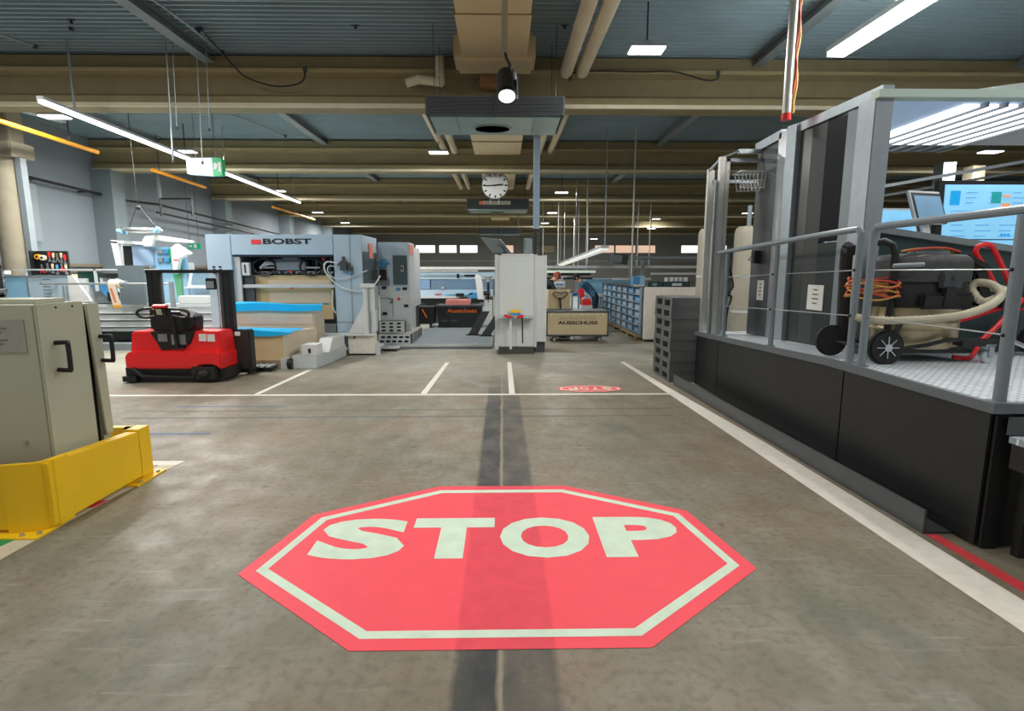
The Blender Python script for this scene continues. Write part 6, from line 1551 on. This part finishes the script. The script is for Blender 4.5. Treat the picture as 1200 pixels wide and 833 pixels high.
part(ck, 'hanger', MB().cyl((CKX - 0.2, CKY, CKZ + 0.30), (CKX - 0.45, CKY - 0.05, 4.66), 0.012, n=6).cyl((CKX + 0.2, CKY, CKZ + 0.30), (CKX + 0.45, CKY - 0.05, 4.66), 0.012, n=6), M_galv)
sgx = part(ck, 'stand_rod', MB().cyl((CKX - 0.12, CKY, CKZ - 0.36), (CKX - 0.14, CKY, CKZ - 0.52), 0.014, n=6).cyl((CKX + 0.12, CKY, CKZ - 0.36), (CKX + 0.10, CKY, CKZ - 0.52), 0.014, n=6), M_galv)

# sign projector
pr = thing('sign_projector', 'black cylindrical sign projector with lit lens on a silver drop pole', 'projector', (0.05, 6.4, 3.5))
part(pr, 'pole', MB().box(-0.005, 6.37, 3.96, 0.062, 6.43, 4.735), M_steel)
part(pr, 'bracket', MB().tube([(0.03, 6.4, 3.98), (0.05, 6.4, 3.90), (0.085, 6.4, 3.84), (0.085, 6.37, 3.74)], 0.018, 8), M_black)
part(pr, 'body', MB().cyl((0.052, 6.48, 3.76), (0.052, 6.31, 3.49), 0.11, n=24), M_black, bevel=0.008)
part(pr, 'side_plate', MB().box(0.158, 6.29, 3.50, 0.175, 6.44, 3.68), M_steel)
part(pr, 'lens', MB().cyl((0.052, 6.309, 3.489), (0.052, 6.305, 3.482), 0.088, n=24), mat('lit_lens', (255, 250, 238), 0.3, var=0.0, emit=5.0))
part(pr, 'lens_ring', MB().tube([(0.052 + 0.099 * math.cos(2 * PI * k / 24), 6.306 + 0.099 * 0.848 * math.sin(2 * PI * k / 24), 3.484 - 0.099 * 0.53 * math.sin(2 * PI * k / 24)) for k in range(24)], 0.010, 6, True), M_black)

# high bay lamps
def high_bay(label, x, y, z, n=3, watt=LAMP_W, lit=True):
    t = thing('high_bay_lamp', label, 'ceiling lamp', (x, y, z), 0, 'high bay lamps')
    w = 0.46
    part(t, 'housing', MB().box(-w / 2, -0.13, 0.01, w / 2, 0.13, 0.05).box(-0.05, -0.05, 0.05, 0.05, 0.05, 0.11), M_midgrey, world=False)
    for k in range(n):
        a = -w / 2 + w * k / n
        part(t, 'led_module', MB().box(a + 0.008, -0.125, -0.01, a + w / n - 0.008, 0.125, 0.01), M_lamp, world=False)
    part(t, 'cable', MB().cyl((0, 0, 0.11), (0, 0, 5.095 - z), 0.012, n=6), M_black, world=False)
    for k in range(n if y < 15 else 1):
        m = n if y < 15 else 1
        area_lamp(x - w / 2 + w * (k + 0.5) / m, y, z - 0.02, w / m - 0.05, 0.24, watt / m * (0.5 if y < 9 else 1.0 if y < 25 else 0.5 if x > 5 else 1.7), t)
    return t
hb = [(1.92, 7.75, 4.5, 'three module high bay lamp above the aisle right of the ceiling pipes'),
      (-1.55, 13.9, 4.45, 'three module high bay lamp left of the duct beyond the first beam'),
      (2.13, 20.3, 4.4, 'high bay lamp right of the clock beside the cable column'),
      (2.36, 26.6, 4.34, 'high bay lamp close to the cable column, behind the one by the clock'),
      (2.5, 32.9, 4.4, 'farthest small high bay lamp beside the cable column'),
      (-8.0, 20.3, 4.43, 'high bay lamp above the far end of the left strip lamp'),
      (-8.7, 26.6, 4.34, 'high bay lamp over the lettered press'),
      (-9.2, 32.9, 4.4, 'farthest high bay lamp over the press tower'),
      (-7.65, 13.9, 4.45, 'high bay lamp just above the left strip lamp near the exit sign'),
      (-8.35, 10.9, 4.45, 'high bay lamp at far left above the start of the strip lamp'),
      (11.7, 26.6, 4.34, 'high bay lamp between the profile posts and the booth'),
      (11.8, 13.6, 4.45, 'high bay lamp under the booth roof edge at far right'),
      (8.8, 32.9, 4.1, 'high bay lamp left of the aluminium profile posts'),
      (6.0, 36.5, 3.7, 'low far high bay lamp near the reddish windows'),
      (9.2, 33.4, 4.7, 'small far high bay lamp directly beside the profile post')]
for x, y, z, lab in hb:
    high_bay(lab, x, y, z)

# strip lamps
def strip_lamp(label, a, b, w, h, rods, emit_m=M_lamp, watt=0, rod_top=5.095):
    t = thing('strip_lamp', label, 'ceiling lamp', ((a[0] + b[0]) / 2, (a[1] + b[1]) / 2, a[2]))
    up = Vector((0, 0, h))
    part(t, 'housing', MB().bar(Vector(a) + up, Vector(b) + up, w, h), M_ltgrey)
    nseg = max(1, int((Vector(b) - Vector(a)).length / 1.6))
    for k in range(nseg):
        p, q = Vector(a).lerp(Vector(b), (k + 0.01) / nseg), Vector(a).lerp(Vector(b), (k + 0.99) / nseg)
        part(t, 'diffuser', MB().bar(p, q, w * 0.94, h), emit_m)
    for f in rods:
        p = Vector(a).lerp(Vector(b), f)
        part(t, 'drop_rod', MB().cyl(p + up * 1.4, (p.x, p.y, rod_top), 0.016, n=8), M_galv)
    return t
s1 = strip_lamp('very long bright strip lamp on the left running towards the press', (-6.58, 8.35, 4.0), (-7.15, 20.0, 4.0), 0.09, 0.045, (0.06, 0.5, 0.95))
for k in range(4):
    area_lamp(-6.65 - 0.13 * k, 9.8 + 2.9 * k, 3.95, 0.09, 2.6, LAMP_W * 1.0, s1)
s2 = strip_lamp('wide bright strip lamp at the upper right above the booth', (4.36, 7.6, 4.4), (4.42, 4.0, 4.4), 0.24, 0.06, (0.3, 0.8))
area_lamp(4.40, 6.2, 4.34, 0.22, 2.6, LAMP_W * 0.7, s2)
strip_lamp('slanting white strip lamp hanging low right of the white cabinet', (2.62, 14.2, 2.16), (2.55, 25.0, 1.86), 0.22, 0.06, (0.0, 0.5, 0.95), mat('soft_lamp', (236, 240, 232), 0.5, emit=0.55))
strip_lamp('dim grey strip lamp hanging at far left above the orange pipe', (-9.6, 11.2, 4.75), (-9.3, 12.4, 4.75), 0.2, 0.05, (0.3,), M_ltgrey)
# exit signs
def exit_sign(label, x, y, z, w, h, d, arrow=True):
    t = thing('exit_sign', label, 'exit sign', (x, y, z))
    M_sb = mat('sign_box_white', (206, 228, 240), 0.4, var=0.04, emit=0.35)
    part(t, 'light_box', MB().prism([(-w * 0.55, 0.02), (-w * 0.50, -0.0), (w * 0.24, -0.03), (w * 0.24, h), (-w * 0.55, h - 0.01)], 'xz', -d / 2, d / 2), M_sb, world=False, bevel=0.01)
    part(t, 'green_face', MB().prism([(w * 0.245, -0.03), (w * 0.52, -0.02), (w * 0.52, h - 0.04), (w * 0.48, h), (w * 0.245, h)], 'xz', -d / 2 + 0.0, d / 2), mat('exit_green', (20, 158, 98), 0.4, emit=0.25), world=False)
    part(t, 'pictogram', MB().box(w * 0.28, -d / 2 - 0.006, h * 0.3, w * 0.36, -d / 2, h * 0.68).prism([(w * 0.36, h * 0.35), (w * 0.40, h * 0.5), (w * 0.36, h * 0.65)], 'xz', -d / 2 - 0.006, -d / 2).cyl((w * 0.45, -d / 2, h * 0.62), (w * 0.45, -d / 2 - 0.006, h * 0.62), h * 0.12, n=12).prism([(w * 0.40, h * 0.2), (w * 0.50, h * 0.12), (w * 0.48, h * 0.5), (w * 0.42, h * 0.5)], 'xz', -d / 2 - 0.006, -d / 2), M_white, world=False)
    part(t, 'wire', MB().cyl((-w * 0.3, 0, h), (-w * 0.3, 0, 5.095 - z), 0.008, n=5).cyl((w * 0.3, 0, h), (w * 0.3, 0, 5.095 - z), 0.008, n=5), M_midgrey, world=False)
    return t
exit_sign('large white and green emergency exit sign hanging before the left strip lamp', -5.78, 11.2, 3.47, 0.64, 0.31, 0.12)
ex2 = thing('exit_sign', 'small green exit sign on the far left wall left of the lettered press', 'exit sign', (-10.6, 19.4, 2.35))
part(ex2, 'plate', MB().box(-10.85, 19.4, 2.36, -10.43, 19.43, 2.56), mat('exit_green2', (24, 150, 110), 0.4, emit=0.3))
part(ex2, 'pictogram', MB().box(-10.81, 19.392, 2.43, -10.72, 19.4, 2.50).box(-10.66, 19.392, 2.40, -10.56, 19.4, 2.52), M_white)
part(ex2, 'wire', MB().cyl((-10.8, 19.42, 2.56), (-10.8, 19.42, 5.09), 0.008, n=5).cyl((-10.5, 19.42, 2.56), (-10.5, 19.42, 5.09), 0.008, n=5), M_dkgrey)

# orange gas pipes, drop rods, cables
for lab, a, b in (('orange gas pipe at the far left under the first bay', (-9.0, 10.06, 4.27), (-9.0, 12.85, 4.22)), ('orange gas pipe continuing left of the exit sign', (-9.0, 14.75, 4.18), (-9.0, 17.3, 4.12)), ('short far orange gas pipe above the press', (-9.0, 22.2, 4.10), (-9.0, 27.0, 4.05))):
    g = thing('gas_pipe', lab, 'pipe', a)
    part(g, 'pipe', MB().cyl(a, b, 0.045, n=12), M_orange)
    part(g, 'clip', MB().cyl((a[0], a[1] + 0.3, a[2] + 0.03), (a[0], a[1] + 0.3, 5.095), 0.012, n=6).cyl((a[0], a[1] + 2.0, a[2] + 0.03), (a[0], a[1] + 2.0, 5.095), 0.012, n=6), M_dkgrey)
rods = [(3.28, 14.0, 1.30, 4.9), (2.8, 18.5, 1.6, 4.3), (1.75, 24, 1.7, 4.2), (2.2, 22, 1.8, 4.3), (2.9, 26, 1.8, 4.2), (3.6, 28, 1.8, 4.2), (4.6, 30, 2.0, 4.2), (5.6, 23, 1.8, 4.3), (6.5, 24.5, 1.8, 4.3), (3.35, 24.5, 1.8, 4.3)]
for k, (x, y, z0, z1) in enumerate(rods):
    nth = sorted(q[0] / q[1] for q in rods).index(x / y)
    r = thing('drop_rod', 'thin white ceiling drop rod over the far workshop, %s from the left' % ORD[nth], 'rod', (x, y, z0), 0, 'drop rods over the far workshop')
    part(r, 'rod', MB().cyl((0, 0, 0), (0, 0, 5.095 - z0), 0.022, n=8), M_alu, world=False)
    part(r, 'end_fitting', MB().cyl((0, 0, -0.03), (0, 0, 0.06), 0.035, n=8), M_midgrey, world=False)
rp_ = thing('air_drop_pole', 'white pole with red tip and yellow cord above the booth', 'pole', (3.08, 6.2, 3.22))
part(rp_, 'pole', MB().cyl((3.08, 6.2, 3.28), (3.08, 6.2, 5.13), 0.045, n=12), M_alu)
part(rp_, 'red_tip', MB().cyl((3.08, 6.2, 3.22), (3.08, 6.2, 3.29), 0.05, n=12), M_red)
part(rp_, 'cord', MB().tube([(3.15 + 0.012 * math.sin(k * 1.3), 6.19, 5.1 - k * 0.095) for k in range(20)], 0.016, 6), cord)
part(rp_, 'cord', MB().tube([(3.13 + 0.012 * math.cos(k * 1.3), 6.17, 5.1 - k * 0.095) for k in range(18)], 0.010, 6), cord2)
def cable(label, pts, r=0.012, m=M_black, name='ceiling_cable', cat='cable'):
    t = thing(name, label, cat, pts[0])
    part(t, 'line', MB().tube(smooth(pts), r, 6), m)
    part(t, 'clip', MB().obox(pts[-1], (0.05, 0.05, 0.07)), M_dkgrey)
    part(t, 'clip', MB().obox(pts[0], (0.05, 0.05, 0.05)), M_dkgrey)
cable('black cable sagging across the first beam at upper left', [(-4.35, 8.6, 5.06), (-4.3, 9.4, 4.86), (-4.1, 9.42, 4.68), (-3.7, 9.44, 4.56), (-3.35, 9.44, 4.58), (-3.2, 9.44, 4.66), (-3.18, 9.46, 4.82)])
cable('black cable sagging across the first beam at upper right', [(1.1, 9.42, 4.68), (1.25, 9.42, 4.80), (2.2, 9.42, 4.80), (2.8, 9.42, 4.80), (3.3, 9.42, 4.68), (3.5, 9.42, 4.70), (3.53, 9.46, 4.80)])
cable('pale conduit along the left roof purlin', [(-4.9, 5.5, 5.03), (-4.45, 7.5, 5.02), (-4.4, 9.3, 5.0)], 0.016, M_galv, 'ceiling_conduit', 'conduit')
cable('pale conduit under the deck at the far upper left', [(-8.6, 7.6, 5.08), (-7.7, 8.5, 5.08), (-7.3, 9.3, 5.08)], 0.016, M_galv, 'ceiling_conduit', 'conduit')
cable('thin sagging wire across the deck at upper left', [(-6.2, 8.6, 5.05), (-5.2, 8.6, 5.03), (-4.4, 8.6, 5.05)], 0.008, M_galv, 'ceiling_wire', 'wire')
cable('pale conduit under the second bay deck at left', [(-6.4, 11.9, 5.05), (-5.9, 13.4, 5.05), (-5.6, 14.9, 5.05)], 0.016, M_galv, 'ceiling_conduit', 'conduit')
for k, (x, y) in enumerate(((-4.05, 9.35 + 0), (-4.05, 9.5))):
    pass
for x, y, lab in ((-6.05, 8.4, 'black sprinkler head under the deck at upper left'), (-2.1, 8.5, 'black sprinkler head under the deck left of the duct'), (0.9, 8.45, 'black sprinkler head between the high bay lamp and the pipes')):
    sp = thing('sprinkler', lab, 'sprinkler', (x, y, 5.0))
    part(sp, 'head', MB().cyl((0, 0, 0.045), (0, 0, 0.07), 0.022, n=10), M_black, world=False)
    part(sp, 'stem', MB().cyl((0, 0, 0.07), (0, 0, 0.10), 0.010, n=8).box(-0.06, -0.006, 0.085, 0.06, 0.006, 0.095), M_black, world=False)
hw = [(-5.0, 10.5), (-4.55, 10.4), (-4.25, 10.6), (-4.05, 10.5)]
for k, (x, y) in enumerate(((-5.15, 9.0), (-5.05, 9.0), (-4.75, 9.1), (-4.6, 9.1))):
    r = thing('hanging_wire', 'thin wire hanging from the deck at upper left, %s from the left' % ORD[k], 'wire', (x, y, 3.3 + 0.5 * (k % 2)), 0, 'hanging wires at the upper left')
    part(r, 'wire', MB().cyl((0, 0, 0), (0.05, 0, 5.095 - (3.3 + 0.5 * (k % 2))), 0.012 if k == 0 else 0.007, n=6), M_galv, world=False)
    part(r, 'end_weight', MB().cyl((0, 0, -0.02), (0, 0, 0.02), 0.018, n=6), M_dkgrey, world=False)
# columns behind the booth at the right
for x, y, lab, m in ((11.2, 14.2, 'grey steel post right of the booth under the roof', M_midgrey), (12.3, 14.6, 'pale concrete post at the far right behind the monitor', M_concrete)):
    q = thing('steel_post', lab, 'post', (x, y, 0))
    part(q, 'post', MB().box(-0.16, -0.16, 0, 0.16, 0.16, 4.3), m, world=False)
    part(q, 'base_plate', MB().box(-0.25, -0.25, 0, 0.25, 0.25, 0.03), M_dkgrey, world=False)
gtr = thing('cable_tray', 'sloping grey cable tray behind the booth at right', 'cable tray', (7, 9, 3.0))
part(gtr, 'rail', MB().bar((4.6, 9.4, 2.7), (9.2, 9.4, 3.5), 0.05, 0.05), M_galv)
part(gtr, 'rail', MB().bar((4.6, 9.7, 2.55), (9.2, 9.7, 3.35), 0.04, 0.04), M_galv)
part(gtr, 'support', MB().box(4.55, 9.35, 0, 4.63, 9.75, 2.7).box(9.15, 9.35, 0, 9.23, 9.75, 3.5), M_midgrey)
dm = thing('dark_machinery', 'dark press unit with blue panels behind the booth console', 'machine', (7.0, 9.3, 0))
part(dm, 'body', MB().box(5.0, 8.6, 0.0, 9.5, 9.2, 2.2), M_midgrey)
part(dm, 'blue_panel', MB().box(5.0, 8.56, 1.9, 6.2, 8.6, 2.45), M_bluegrey)
part(dm, 'dark_panel', MB().box(6.3, 8.56, 0.9, 9.4, 8.6, 2.1), M_dkgrey)
